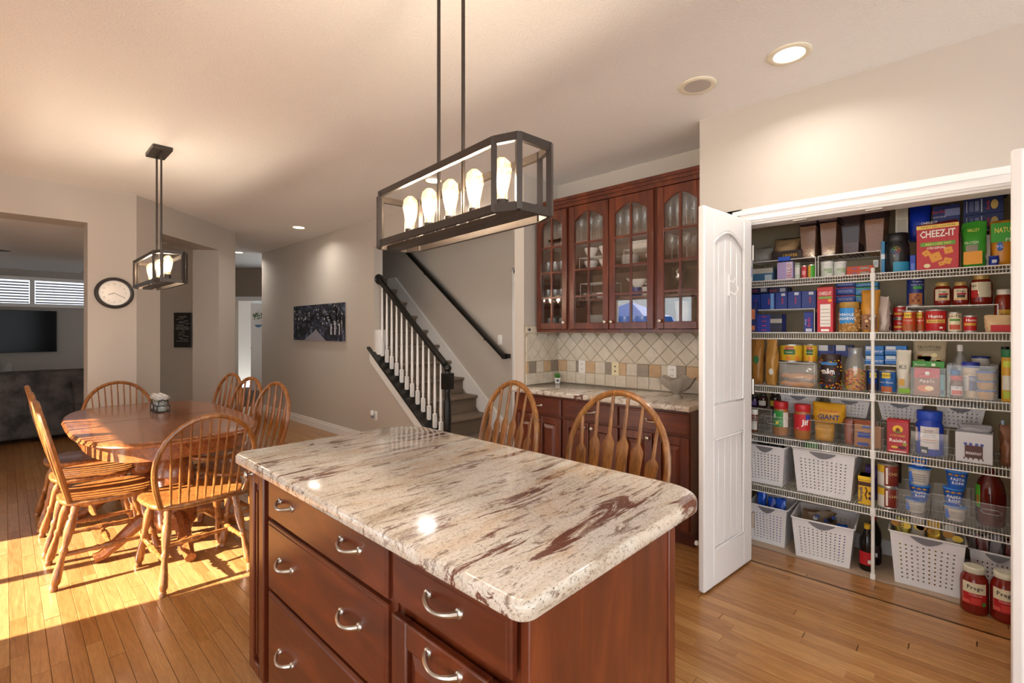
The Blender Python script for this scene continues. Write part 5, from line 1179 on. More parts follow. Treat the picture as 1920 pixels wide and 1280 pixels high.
def candies(t, n, lo, hi, h, rad, cols, seed, arc=1.5, sz=.0055):
    for ci, c in enumerate(cols):
        r_ = random.Random(seed+ci); b = MB()
        for k in range(n//len(cols)):
            a = r_.uniform(-arc, arc); z = r_.uniform(lo, hi)*h; b.lathe([(.0008, -sz*.7), (sz, 0), (.0008, sz*.7)], 6, c=(rad*sin(a), -rad*cos(a), z))
        tag(b.build('candies', cm(c, .25), t), kind='stuff')
candies(t, 60, .03, .18, h, bd, CC, 1); candies(t, 40, .76, .84, h, bd*.96, CC, 9); candies(t, 24, .2, .7, h, bd, CC, 19, 1.5)
t, w, h, bd = CY('clear plastic jar half full of bright fruit candies', 1582, 1622, 652, S[2], 3.36, '#cfd2d4', 'can', name='candy_jar', cat='jar')
for ch in list(t.children): bpy.data.objects.remove(ch)
r = w/2; MB().lathe([(r*.9, 0), (r*.98, .006), (r, h*.55), (r*.9, h*.7), (r*.66, h*.80), (r*.66, h*.97), (r*.70, h)], 22, caps=False).build('jar_body', STEMG, t)
MB().lathe([(0, .004), (r*.88, .006), (r*.9, h*.46), (r*.5, h*.52), (0, h*.5)], 18).build('candy_core', cm('#d88a2c'), t)
candies(t, 130, .02, .47, h, r*.92, ('#e8781e', '#e8c02a', '#74b82c', '#c8281e', '#d89a2c', '#7a2a4a'), 33, 1.7, .0062)
for ci, (a, c) in enumerate(((1622, 1657), (1659, 1700))):
    for k, (tp, bt) in enumerate(((666, 683), (648, 665))):
        B('bright blue rice dinner box, %s, on the %s' % (('lower', 'upper')[k], ('pole side', 'chip bag side')[ci]), a, c, tp, None, 3.48, .09, '#2a78c8', [(-.45, .0, .55, .92, '#dfe3e6'), (-.5, .5, .4, .47, '#bcd8f0')], [('RICE', .22, .35, .22, '#e4f0fa')], pbot=bt, name='rice_box', cat='rice box', group='bright blue rice boxes')
rack('white wire riser over the bean cans', 1622, 1684, 685, S[2], 3.42, .2)
CY('dark blue bean can behind the pole', 1624, 1647, 692, S[2], 3.42, '#1c3f86', 'can', [(-.2, .4, .62, .86, '#e0c43c'), (-.4, .4, .08, .36, '#4a2c28')], [("BUSH'S", .1, .74, .1, '#26221c')])
CY('blue bean can with a yellow oval in front of the chip bag', 1648, 1680, 694, S[2], 3.38, '#1f5fa8', 'can', [(-.34, .2, .66, .90, '#e6c63c'), (-.4, .3, .06, .30, '#b0623a')], [("BUSH'S", -.07, .78, .11, '#26221c', {'bold': .012}), ('Pinto Beans', -.06, .48, .08, '#f0f0ea')])
t, w, h, yf = BAG('white and green tortilla chip bag standing by the croutons', 1680, 1707, 656, S[2], 3.38, .07, '#d2cdbd', [(-.4, .4, .03, .14, '#7fae2a'), (-.4, .0, .2, .35, '#c89a40')], [('KS', -.1, .62, .09, '#33302c')], seed=51, rz=8)
t, w, h, yf = BAG('clear fronted bag of salad croutons', 1711, 1774, 639, None, 3.47, .07, '#b5a78a', [(-.46, .46, .0, .14, '#3f9a34')], [('CROUTONS', 0, .78, .10, '#2a2620', {'width': .72, 'bold': .01}), ('GARLIC & ROMANO', 0, .68, .05, '#2a2620', {'width': .66})], pbot=692, seed=52, crump=.003)
for k in range(14): r_ = random.Random(k+60); disc(t, w, h, yf-.0004, r_.uniform(-.32, .32), r_.uniform(.22, .52), .09, .07, ('#c8a860', '#8aa040', '#b06a38', '#d8c890', '#a84030')[k % 5])
binn('clear bin holding a red dessert packet', 1707, 1773, 690, S[2], 3.36, .25)
t, w, h, yf = B('red and brown apple dessert packet inside a clear bin', 1714, 1762, 688, S[2]+.004, 3.372, .03, '#7a3c22', [(-.5, .5, .62, .96, RED), (-.06, .1, .72, .84, '#e8e4e0')], [('Apple', 0, .52, .10, '#f2e8dc', {'width': .6})], name='dessert_packet', cat='packet')
disc(t, w, h, yf, -.05, .25, .32, .12, '#c86a30'); disc(t, w, h, yf-.0006, .1, .26, .18, .08, '#e8d0a0')
B('green packet lying above the red dessert packet', 1711, 1771, 677, None, 3.40, .03, '#3f9434', [(.1, .22, .3, .7, '#d8e4d0')], [('Knorr', -.25, .5, .35, '#e6f0dc')], pbot=690, name='packet', cat='packet')
B('teal seasoning packet beside the red dessert packet', 1762, 1771, 702, S[2]+.004, 3.38, .02, '#2f7a86', [(-.3, .3, .1, .3, '#1c3a66')], name='packet', cat='packet')
binn('long clear bin of jars and fruit cups', 1775, 1872, 686, S[2], 3.36, .25)
yc, w, zb, h = frame(1783, 1817, 646, S[2]+.003, 3.46); t = thing('vinegar_bottle', 'clear jug of white vinegar with a white cap', 'bottle', (3.50, yc, S[2]+.003), FX); r = w/2
MB().lathe([(r*.9, 0), (r, .008), (r, h*.5), (r*.85, h*.66), (r*.35, h*.82), (r*.3, h*.88)], 20, caps=False).build('jug', STEMG, t); MB().lathe([(r*.34, h*.87), (r*.36, h*.88), (r*.36, h*.99), (0, h)], 16).build('cap', WHITE, t)
deco(t, w, h, 0, [(-.45, .45, .10, .42, '#dfe0dc')], [('HEINZ', -.1, .34, .06, '#2a2a2c')], bend=r*1.004)
CY('blue lidded small jar in the long clear bin', 1781, 1801, 694, None, 3.40, '#3a6aa8', 'tub', lid='#2a5ca8', pbot=706, name='food_jar', cat='jar')
CY('red lidded jam jar with a white label in the long clear bin', 1780, 1808, 704, S[2]+.003, 3.375, '#6a1a18', 'pot', [(-.45, .45, .12, .52, '#e4e0dc'), (-.35, .4, .14, .34, '#c02a28')], [('THE RED JAM', 0, .46, .07, '#2a3a7a')], lid='#b8201e', name='jam_jar', cat='jar', body2='#5a1c18')
CY('tan dip tub with a wide blue lid in the long clear bin', 1803, 1838, 679, S[2]+.003, 3.42, '#cdb492', 'tub', [(-.1, .48, .2, .62, '#3a3f7c'), (-.5, -.15, .2, .62, '#e2dcd4')], [('Mayo', .2, .52, .07, '#dcdce8')], lid='#2438a4', name='dip_tub', cat='tub')
CY('blue topped pale tub at the back of the third shelf', 1820, 1858, 668, None, 3.55, '#d6d2cc', 'tub', lid='#24389c', pbot=690, name='food_tub', cat='tub')
for k in range(3):
    z = S[2]+.003+k*.047; CY('amber fruit cup, %s of the stack' % ('bottom', 'middle', 'top')[k], 1833, 1864, 700, z, 3.375, '#b88444', 'can', name='fruit_cup', cat='cup', group='stacked amber fruit cups'); t = bpy.data.objects[[o.name for o in COL.objects if o.name.startswith('fruit_cup')][-1]]
    for ch in list(t.children): bpy.data.objects.remove(ch)
    MB().lathe([(.026, 0), (.03, .004), (.034, .034), (.036, .04)], 18).build('cup', mat('amber_cup', '#b07c3c', .2), t); MB().lathe([(.037, .04), (.038, .042), (.037, .0455), (0, .0455)], 18).build('foil_lid', cm('#2f56b0', .3), t)
yc, w, zb, h = frame(1874, 1896, 650, S[2], 3.50); t = thing('sauce_bottle', 'dark sauce bottle at the door end of the third shelf', 'bottle', (3.52, yc, S[2]), FX); MB().lathe([(.03, 0), (.032, h*.55), (.014, h*.75), (.012, h*.9)], 16).build('bottle', mat('dark_glass', '#241412', .1), t); MB().lathe([(.015, h*.88), (.015, h), (0, h)], 12).build('cap', BLACK, t)
t, w, h, bd = CY('yellow sauce bottle with a green cap beside the open door', 1877, 1903, 655, S[2], 3.38, '#cf9a2c', 'tub', [(-.5, .5, .22, .5, '#d6d2c4'), (-.4, .4, .06, .2, '#a8b83c'), (-.4, .4, .66, .78, '#c0cc40')], lid='#2f7a4a', name='sauce_bottle', cat='bottle')
# ---------------------------------------------------------------- fourth shelf
_, zj = rack('white wire riser under the small jars at the fourth shelf end', 1400, 1446, 766, S[3], 3.52, .2)
for a, c, tp, col, lab, l in ((1405, 1421, 740, '#2a1c30', '#5a3a7c', 'small dark jam jar with a purple label'), (1421, 1438, 738, '#3c201a', '#d8d4cc', 'small jam jar with a white label'), (1443, 1461, 736, '#3a2418', '#d8c440', 'small jam jar with a yellow label')):
    CY(l, a, c, tp, zj, 3.54, col, 'jar', [(-.45, .45, .18, .52, lab)], name='jam_jar', cat='jar', lid='#2a2422', body2=col)
binn('clear bin at the door end of the fourth shelf', 1402, 1426, 781, S[3], 3.37, .25)
CY('white capped brown spread jar in the end bin', 1407, 1421, 768, S[3]+.003, 3.385, '#7a4428', 'pot', [(-.4, .45, .12, .5, '#dcd8d0')], lid='#e8e4e0', name='spread_jar', cat='jar', body2='#6a3a24')
binn('clear bin in front of the green peanut butter jar', 1426, 1482, 781, S[3], 3.365, .14)
PBC = '#a8703c'
t, w, h, bd = CY('peanut butter jar with a green label and red lid', 1447, 1478, 753, S[3]+.003, 3.385, PBC, 'pot', [(-.6, .25, .26, .74, '#2f8f3c'), (.25, .6, .26, .70, '#e0d8d0'), (-.6, -.40, .56, .74, '#2a3a8c')], [('if', -.28, .58, .13, '#f2f2ee', {'bold': .02, 'rot': .3})], lid='#b81e24', name='peanut_butter_jar', cat='jar', body2=PBC)
disc(t, w, h, -bd-.003, -.1, .38, .09, .045, '#e0cc3a')
t, w, h, bd = CY('peanut butter jar with a red label and red lid', 1486, 1520, 758, S[3], 3.37, PBC, 'pot', [(-.6, .6, .26, .72, '#bf1f28'), (.28, .6, .58, .72, '#2a3f9c'), (-.6, -.45, .35, .6, '#7a2420')], [('Jif', .25, .50, .15, '#f4f2ee', {'bold': .025}), ('16', -.15, .32, .06, '#f4f2ee')], lid='#c0242a', name='peanut_butter_jar', cat='jar', body2=PBC)
SMB = 'small white baskets on the fourth shelf'
for (a, c, tp, bt, l) in ((1463, 1531, 741, 776, 'small white basket behind the peanut butter jars'), (1556, 1631, 750, 782, 'small white basket behind the bread bag'), (1646, 1731, 756, 790, 'small white basket behind the raisin canister'), (1755, 1848, 764, 803, 'small white basket behind the silver pouch box')):
    basket(l, a, c, tp, None, 3.58, .16, 8, 4, pbot=bt, taper=.8, group=SMB)
_, zb4 = rack('long white wire riser carrying the small baskets, pole side', 1458, 1636, 780, S[3], 3.60, .14)
_, zb5 = rack('long white wire riser carrying the small baskets, door side', 1645, 1858, 802, S[3], 3.60, .14)
t, w, h, yf = BAG('yellow bread bag with big navy letters resting on a clear bin', 1520, 1583, 757, None, 3.385, .11, '#cf9a24', [], [('GIANT', .04, .32, .26, '#1f2a6c', {'width': .66, 'bold': .02}), ("Schwebel's", .06, .66, .15, '#c85a1e', {'width': .6, 'bold': .01})], pbot=793, seed=71, crump=.004, name='bread_bag')
binn('clear bin of yellow bagged bread under the navy lettered bag', 1518, 1570, 790, S[3], 3.365, .22)
BAG('yellow bagged bread knotted inside a clear bin', 1525, 1562, 793, S[3]+.004, 3.385, .09, '#c08c20', seed=72, crump=.004, name='bread_bag')
binn('clear bin of brown snack pouches behind the pole', 1577, 1657, 798, S[3], 3.365, .22)
t, w, h, yf = B('brown snack pouch with blue squares leaning in the clear bin', 1602, 1652, 797, S[3]+.004, 3.38, .03, '#a8764c', [(-.38, .1, .42, .66, '#2a4a9c'), (-.38, .05, .06, .2, '#2a4a9c'), (-.2, .2, .86, .97, '#3a5aa8')], name='snack_pouch', cat='pouch')
BAG('reddish brown snack pouch tilted in the clear bin', 1583, 1600, 786, S[3]+.004, 3.40, .03, '#8a4a34', seed=73, rz=4, crump=.003, name='snack_pouch', cat='pouch')
BAG('brown pouch lying on top of the snack pouches', 1592, 1640, 789, None, 3.42, .06, '#9a5238', pbot=799, seed=74, crump=.003, name='snack_pouch', cat='pouch')
t, w, h, yf = B('red raisin canister with a yellow sun emblem', 1663, 1704, 788, S[3], 3.37, .07, '#ab1a22', [(-.4, .4, .03, .06, '#e8e0d8')], [('Raisins', 0, .38, .10, '#f4eee6', {'width': .76, 'bold': .02}), ('SUN-MAID', 0, .53, .06, '#e8c84a', {'width': .7})], name='raisin_canister', cat='canister', rough=.3)
disc(t, w, h, yf, 0, .73, .24, .12, '#e6b82c'); disc(t, w, h, yf-.0006, 0, .69, .1, .08, '#8a2c1c'); disc(t, w, h, yf-.0012, 0, .64, .17, .025, '#4a8a38')
disc(t, w, h, yf, -.15, .17, .16, .04, '#d8b448'); disc(t, w, h, yf, .2, .17, .2, .05, '#5a1c30'); disc(t, w, h, yf, .32, .28, .11, .045, '#8a9a3c'); MB().box(-w*.52, -.037, h*.95, w*.52, .037, h*1.01).build('lid', cm('#c0262c'), t, bevel=.003)
t, w, h, bd = CY('big blue protein powder tub with a white label', 1714, 1771, 771, S[3]+.003, 3.375, '#1d3fb0', 'pot', [(-.30, .36, .16, .66, '#dcd6d2'), (-.6, -.42, .3, .62, '#d8ccc8')], [('Premier', -.0, .58, .035, '#6a2a2c', {'bold': .01}), ('Protein', -.0, .53, .035, '#6a2a2c', {'bold': .01})], lid='#2148bc', name='protein_tub', cat='tub', body2='#1d3fb0')
for (z, c, ww) in ((.47, '#5a7ab0', .2), (.43, '#8a8a90', .22), (.36, '#c8605a', .2), (.30, '#9a9aa0', .2)): deco(t, w, h, 0, [(.02-ww, .02+ww, z, z+.012, c)], [], bend=bd+.0022)
deco(t, w, h, 0, [(-.30, -.02, .03, .20, '#1c1a1a')], [('m', -.16, .115, .09, '#f0f0f0', {'bold': .03})], bend=bd+.0022)
binn('clear bin around the blue protein tub', 1708, 1777, 812, S[3], 3.362, .25)
t, w, h, yf = B('silver breakfast bar pouch box with brown splash print', 1793, 1864, 812, S[3], 3.37, .12, '#c3c1c4', [(-.24, .24, .16, .58, '#54302c')], [('BREAKFAST', 0, .32, .085, '#e8e2de', {'width': .42, 'bold': .015})], name='breakfast_pouch', cat='pouch', rough=.25, rz=-4)
for x in (-.22, -.08, .08, .22): disc(t, w, h, yf, x, .62, .05, .045, '#4a56a4')
for x in (-.26, -.15, -.02, .13, .24): b = MB(); b.prism([(x*w-.004, .16*h), (x*w+.004, .16*h), (x*w+.001, .08*h)], yf-.0008, yf-.0002, 'y'); b.build('drip_print', cm('#54302c'), t, smooth=False)
BAG('crumpled silver pouch top behind the breakfast box', 1798, 1862, 799, None, 3.40, .08, '#a8a6ac', pbot=812, seed=75, crump=.005, name='snack_pouch', cat='pouch')
MB_ = BAG('clear bag of brown snacks at the door end', 1876, 1904, 800, S[3], 3.39, .09, '#7a4c30', seed=76, crump=.006, m=mat('brown_snack', '#7c5036', .35))
B('blue card tag standing behind the brown snacks', 1877, 1883, 788, None, 3.45, .01, '#a8bfd8', pbot=825, name='card', cat='card')
# ---------------------------------------------------------------- lowest shelf
BGB = 'tall white perforated baskets'
t, w, h, dp = basket('tall white basket of dark bags at the lowest shelf end', 1398, 1471, 836, S[4], 3.375, .30, 9, 10, group=BGB)
for k in range(2): bb = bagmesh(w*.32, .12, h*1.05, 80+k, crump=.005).build('food_bag', mat('black_foil', '#26262a', .25), None, loc=(3.50, t.location.y+(.5-k)*w*.36, S[4]+.02), rz=FX); tag(bb, ('black foil bag in the end basket of the lowest shelf', 'dark crumpled bag in the end basket of the lowest shelf')[k], 'bag')
t, w, h, dp = basket('tall white basket of mixed packets next to the cocoa tub', 1486, 1603, 848, S[4], 3.365, .30, 11, 10, group=BGB)
for k, (c, l) in enumerate((('#3a8a3a', 'green packet poking out of the mixed basket'), ('#d4d0cc', 'white packet poking out of the mixed basket'), ('#8a8a70', 'olive packet at the back of the mixed basket'))): bb = bagmesh(w*.235, .09, h*(1.07, 1.05, 1.06)[k], 85+k, crump=.005).build('food_bag', mat('packet_'+c, c, .3), None, loc=(3.48+.03*k, t.location.y+(1-k)*w*.26, S[4]+.02), rz=FX); tag(bb, l, 'bag')
t, w, h, yf = B('yellow cocoa powder tub on the lowest shelf', 1609, 1636, 893, S[4], 3.37, .09, '#e2b422', [(-.5, .5, .66, .80, '#4a2414')], [('Nesquik', -.33, .36, .11, '#2a2a66', {'rot': pi/2, 'bold': .02})], name='cocoa_tub', cat='tub')
MB().box(-w*.53, -.048, h*.86, w*.53, .048, h).build('lid', cm('#e8c02a'), t, bevel=.004)
b = MB(); b.tube([(.0, yf-.001, .62*h), (.12*w, yf-.001, .5*h), (.0, yf-.001, .36*h), (.1*w, yf-.001, .2*h)], .004, 5); b.build('chocolate_swirl', cm('#6a3a1c'), t); disc(t, w, h, yf, .32, .42, .12, .06, '#5a2a18'); disc(t, w, h, yf, .32, .25, .12, .06, '#3a2448')
B('purple box behind the cocoa tub', 1622, 1646, 876, S[4], 3.50, .08, '#4a2a78', name='snack_box')
for k, (tp, bt) in enumerate(((912, 957), (869, 912))):
    CY('brown chili can with a yellow and white panel, %s of the stack' % ('lower', 'upper')[k], 1644, 1684, tp, S[4] if k == 0 else None, 3.37, '#7a2a1c', 'can', [(-.6, -.12, .62, .94, '#d8b02c'), (-.6, -.12, .06, .62, '#d9d6d0'), (-.05, .05, .15, .85, '#e8e0d4')], [('CHILI', .35, .6, .12, '#e8d890')], pbot=bt if k else None, group='stacked chili cans')
CY('dark can at the back of the chili stack', 1655, 1690, 862, None, 3.48, '#3a2420', 'can', pbot=905)
CUPG = 'blue noodle cups'
def cup(label, a, c, tp, bt, X, back=False):
    y1 = yx(a, X); y0 = yx(c, X); yc, w, zb, h = frame(a, c, tp, None, X+.03, bt); h -= max(0, S[4]+.004-zb); zb = max(zb, S[4]+.004); t = thing('noodle_cup', label, 'noodle cup', (X+w/2, yc, zb), FX+(R(0) if not back else R(0)), CUPG); r = w/2*.93
    MB().lathe([(r*.74, 0), (r*.76, .002), (r*.97, h*.86), (r, h*.88), (r, h*.93)], 20).build('cup', cm('#2a63c0' if not back else '#cfc9c0', .4), t)
    MB().lathe([(r*1.02, h*.92), (r*1.08, h*.94), (r*1.02, h*.985), (0, h)], 20).build('foil_lid', cm('#3f86d8', .25), t)
    if back:
        MB().lathe([(r*.80, h*.1), (r*.80+.0008, h*.1), (r*.965+.0008, h*.8), (r*.965, h*.8)], 20, caps=False).build('nutrition_wrap', cm('#d6d0c6'), t)
        for k in range(4): b = MB(); b.box(-r*.5, -r*.93-.002, h*(.25+.12*k), r*.6, -r*.93-.001, h*(.29+.12*k)); b.build('fine_print', cm('#8a8680'), t, smooth=False)
        b = MB(); b.box(-r*.85, -r*.72, h*.15, -r*.5, -r*.70, h*.75); b.build('blue_panel', cm('#2a63c0'), t, smooth=False)
    else:
        text(t, 'PASTA', .15*h, .05*w, .54*h, 0, cm('#eef4fa'), bend=r*.93, bold=.02); text(t, 'RONI', .15*h, .05*w, .33*h, 0, cm('#eef4fa'), bend=r*.90, bold=.02)
        for x in (-.3, .0, .3): b = MB(); a_ = x*1.8; q = r*.985; b.lathe([(.001, -.006), (.011, 0), (.001, .006)], 7, c=(q*sin(a_), -q*cos(a_), h*.78)); b.build('noodle_print', cm('#d49a3c'), t)
    return t
binn('clear bin of noodle cups next to the chili cans', 1680, 1744, 921, S[4], 3.355, .25)
cup('noodle cup back side up, bottom of the stack next to the chili cans', 1695, 1738, 936, 969, 3.37, True)
cup('blue noodle cup with white letters, middle of the stack next to the chili cans', 1702, 1746, 908, 937, 3.365)
cup('noodle cup showing its nutrition side, upper in the stack next to the chili cans', 1700, 1747, 876, 909, 3.365, True)
cup('noodle cup at the top of the stack next to the chili cans', 1704, 1742, 858, 877, 3.37)
binn('clear bin of noodle cups next to the syrup jug', 1746, 1820, 931, S[4], 3.355, .25)
cup('noodle cup showing its nutrition side, bottom of the stack next to the syrup jug', 1768, 1815, 948, 983, 3.365, True)
cup('blue noodle cup with white letters, middle of the stack next to the syrup jug', 1766, 1810, 914, 948, 3.365)
cup('blue noodle cup with white letters, top of the stack next to the syrup jug', 1770, 1818, 882, 915, 3.365)
binn('clear bin holding the large syrup jug', 1822, 1897, 946, S[4], 3.355, .28)
yc, w, zb, h = frame(1828, 1888, 880, S[4]+.003, 3.42); t = thing('syrup_jug', 'large dark red syrup jug with a leaf green label in a clear bin', 'jug', (3.46, yc, S[4]+.003), FX); r = w/2
MB().lathe([(r*.85, 0), (r*.97, .01), (r, h*.3), (r*.98, h*.62), (r*.8, h*.78), (r*.45, h*.9), (r*.25, h*.97), (r*.25, h)], 22).build('jug_body', mat('syrup_red', '#5a1a10', .12), t)
for k in range(8): a = -.1+k*.18; MB().tube([((r+.001)*sin(a), -(r+.001)*cos(a), h*.12), ((r+.001)*sin(a), -(r+.001)*cos(a), h*.58)], .003, 5).build('rib', mat('syrup_red', '#5a1a10', .12), t)
deco(t, w, h, 0, [(-.62, -.36, .30, .70, '#57b030'), (-.55, -.40, .36, .52, '#b87a48')], [], bend=r*1.005)
# ---------------------------------------------------------------- pantry floor
t, w, h, dp = basket('tall white basket of blue snack bags on the pantry floor beside the door', 1402, 1475, 950, .003, 3.40, .30, 9, 10, group=BGB)
for k in range(3): bb = bagmesh(w*.23, .09, h*(1.22, 1.08, 1.14)[k], 90+k, crump=.005).build('snack_bag', mat('blue_foil', '#1f55c8', .2), None, loc=(3.50+.03*(k % 2), t.location.y+(1-k)*w*.25, .012), rz=FX); tag(bb, ('tallest shiny blue snack bag in the floor basket, door end', 'shiny blue snack bag in the middle of the floor basket', 'shiny blue snack bag in the floor basket nearest the leopard pack')[k], 'bag', 'blue snack bags in a basket')
t, w, h, dp = basket('wide white basket with a leopard print pack on the pantry floor', 1481, 1596, 980, .003, 3.35, .32, 11, 10, group=BGB, rz=4)
bb = bagmesh(w*.55, .09, h*.95, 95, crump=.012); o = bb.build('snack_bag', mat('tan_pack', '#7c6248', .4), None, loc=(3.52, t.location.y+.03, .03), rz=FX+.5); tag(o, 'tan and black printed pack leaning in the wide floor basket', 'pack')
for k in range(9): r_ = random.Random(k); b = MB(); b.disc(r_.uniform(-.06, .06), h*r_.uniform(.5, .9), .014, .012, -.058, th=.001); b.build('print_spot', cm(('#22180f', '#c8ccd8', '#3a4a8c')[k % 3]), o, smooth=False)
o = bagmesh(w*.2, .06, h*.8, 97, crump=.01).build('snack_bag', mat('blue_foil', '#1f55c8', .2), None, loc=(3.46, t.location.y-w*.3, .03), rz=FX); tag(o, 'small blue wrapper in the corner of the wide floor basket', 'wrapper')
t, w, h, dp = basket('wide white basket of yellow chip bags on the pantry floor', 1665, 1807, 1008, .003, 3.37, .32, 10, 9, group=BGB, rz=3)
for k, (c, l, txt) in enumerate((('#c8bc4a', 'yellow green chip bag at the pole end of the chip basket', 'BAKED'), ('#cfcac0', 'white and gold chip bag in the middle of the chip basket', None), ('#d2a62c', 'golden chip bag folded over the chip basket rim', None), ('#c8c4b8', 'pale chip bag at the jar end of the chip basket', None))):
    o = bagmesh(w*.185, .10, h*(1.12, 1.24, 1.2, 1.14)[k], 100+k, crump=.005).build('chip_bag', mat('chip_'+c, c, .3), None, loc=(3.47+.02*(k % 2), t.location.y+(1.5-k)*w*.212, .02), rz=FX+.03*(k-1)); tag(o, l, 'chip bag', 'chip bags in a basket')
    for q in range(2): r_ = random.Random(q+k*5); b = MB(); b.disc(r_.uniform(-.03, .03), h*r_.uniform(.98, 1.08), .022, .017, -.066, th=.001); b.build('chip_print', cm('#b07a2c' if q else '#e2c24a'), o, smooth=False)
    if txt: text(o, 'BAKED', .022, 0, h*.99, -.068, cm('#3a3a2c'), rot=pi/2)
t, w, h, dp = basket('white basket of red and silver packs behind the floor sauce jars', 1818, 1925, 1040, .003, 3.46, .28, 9, 8, group=BGB)
for k in range(3): o = bagmesh(w*.23, .1, h*(1.14, 1.2, 1.16)[k], 110+k, crump=.006).build('snack_bag', mat('red_silver_%d' % (k % 2), ('#6a1c20', '#8a8890')[k % 2], .25), None, loc=(3.56, t.location.y+(1-k)*w*.26, .02), rz=FX); tag(o, ('dark red pack at the chip basket end of the back basket', 'silver pack in the back basket', 'dark red pack at the door end of the back basket')[k], 'pack', 'red packs in the back basket' if k != 1 else None)
for k, (a, c, tp, X, l) in enumerate(((1608, 1640, 985, 3.40, 'dark cola bottle with a yellow cap beside the pole'), (1620, 1652, 968, 3.52, 'dark bottle with a red cap behind the cola bottle'))):
    yc, w, zb, h = frame(a, c, tp, .003, X); r = w/2; t = thing('soda_bottle', l, 'bottle', (X+r, yc, .003), FX)
    MB().lathe([(r*.8, 0), (r*.98, .012), (r, h*.30), (r*.9, h*.42), (r*.98, h*.52), (r*.9, h*.68), (r*.4, h*.86), (r*.3, h*.9)], 20).build('bottle', mat('cola', '#160c0a', .1), t)
    MB().lathe([(r*.36, h*.89), (r*.38, h*.9), (r*.38, h*.99), (0, h)], 14).build('cap', cm(('#d8b02a', '#b02a20')[k], .4), t)
    deco(t, w, h, 0, [(-.48, .48, .14, .42, '#b8141e' if k == 0 else '#2a1410'), (.1, .3, .18, .26, '#e8e4e0')], [], bend=r*1.003)
for (a, c, tp, l) in ((1799, 1855, 1064, 'big pasta sauce jar on the wood floor by the baskets'), (1856, 1912, 1075, 'big pasta sauce jar on the wood floor against the open door')):
    sauce(l, a, c, tp, .0, 3.245, '#ded8c2', tall=True)
# ================================================================== HUTCH CONTENTS
DISH = mat('white_china', '#ebe8e4', .2)
def place(proto, spots, label, group):
    for i, (x, y, z) in enumerate(spots):
        o = proto if i == 0 else proto.copy()
        if i: COL.objects.link(o)
        o.location = (x, y, z); tag(o, label, None, group)
def glassobj(name, prof, cat, seg=12, m=STEMG):
    o = MB().lathe(prof, seg, caps=False).build(name, m); o['category'] = cat; return o
WINE = [(.030, 0), (.032, .002), (.006, .006), (.004, .04), (.004, .085), (.02, .1), (.034, .13), (.036, .16), (.028, .195)]
TALL = [(.032, 0), (.034, .002), (.006, .008), (.005, .05), (.018, .065), (.027, .11), (.03, .19)]
TUMB = [(.026, .0), (.029, .004), (.033, .09), (.034, .10)]
r_ = random.Random(8)
def rows(ys, xs, z): return [(x+r_.uniform(-.006, .006), y+r_.uniform(-.0015, .0015), z) for y in ys for x in xs]
X2_ = (3.32, 3.42, 3.50)
lin_ = lambda a, c, k: [a+(c-a)*i/(k-1) for i in range(k)]
place(glassobj('tumbler', TUMB, 'glass'), rows(lin_(2.475, 2.70, 4), X2_[:2], SHZ[1]+.001), 'clear tumbler on the lower middle shelf of the stair side cabinet', 'tumblers on the lower middle shelf')
place(glassobj('tumbler', TUMB, 'glass'), rows(lin_(2.475, 2.70, 4), X2_[:2], SHZ[2]+.001), 'clear tumbler on the upper middle shelf of the stair side cabinet', 'tumblers on the upper middle shelf')
place(glassobj('wine_glass', WINE, 'glass'), rows(lin_(2.48, 2.70, 3), (3.36,), SHZ[3]+.001), 'stem glass on the top shelf of the stair side cabinet', 'stem glasses by the stairs')
place(glassobj('tumbler', TUMB, 'glass'), rows((2.56, 2.66, 2.70), (3.34,), SHZ[0]+.001), 'clear tumbler at the bottom of the stair side cabinet', 'tumblers at the bottom')
place(glassobj('wine_glass', WINE, 'glass'), rows(lin_(2.08, 2.35, 4), X2_[:2], SHZ[3]+.001), 'stem glass over the white bowls in the wide cabinet', 'stem glasses over the bowls')
place(glassobj('wine_glass', TALL, 'glass'), rows(lin_(1.69, 1.98, 5), X2_[:2], SHZ[3]+.001), 'tall stem glass over the linens in the wide cabinet', 'stem glasses over the linens')
place(glassobj('flute_glass', [(.03, 0), (.03, .002), (.005, .008), (.005, .05), (.02, .08), (.028, .17), (.027, .24)], 'glass'), rows(lin_(1.33, 1.57, 5), X2_[:2], SHZ[3]+.001), 'tall flute glass on the top shelf beside the pantry door', 'flutes by the pantry door')
place(glassobj('wine_glass', WINE, 'glass'), rows(lin_(1.34, 1.56, 3), X2_[:2], SHZ[2]+.001), 'stem glass over the silver goblet beside the pantry door', 'stem glasses by the pantry door')
place(glassobj('tumbler', TUMB, 'glass'), rows(lin_(1.72, 1.95, 4), (3.34, 3.44), SHZ[0]+.001), 'clear tumbler at the bottom of the wide cabinet', 'tumblers at the bottom of the wide cabinet')
tag(MB().lathe([(.05, 0), (.06, .03), (.05, .035)], 16).build('dark_dish', BLACK, loc=(3.47, 2.535, SHZ[3]+.001)), 'low black dish among the stem glasses', 'dish')
def wstand(label, y0, y1, z, h):
    t = thing('wire_stand', label, 'rack', (3.40, (y0+y1)/2, z), FX); w = y1-y0; b = MB()
    for y in (-.08, .08):
        b.tube([(-w/2, y, .004), (-w/2, y, h), (w/2, y, h), (w/2, y, .004)], .003, 6)
    b.build('leg_frame', WIRE, t); b = MB()
    for k in range(6): b.tube([(-w/2, -.08+.032*k, h), (w/2, -.08+.032*k, h)], .002, 5)
    b.build('deck', WIRE, t); return t
wstand('white wire stand between the stacked bowls', 2.06, 2.37, SHZ[2]+.001, .105)
wstand('white wire stand over the small cups', 2.07, 2.36, SHZ[1]+.001, .13)
wstand('white wire stand carrying folded linens', 1.67, 1.95, SHZ[2]+.001, .125)
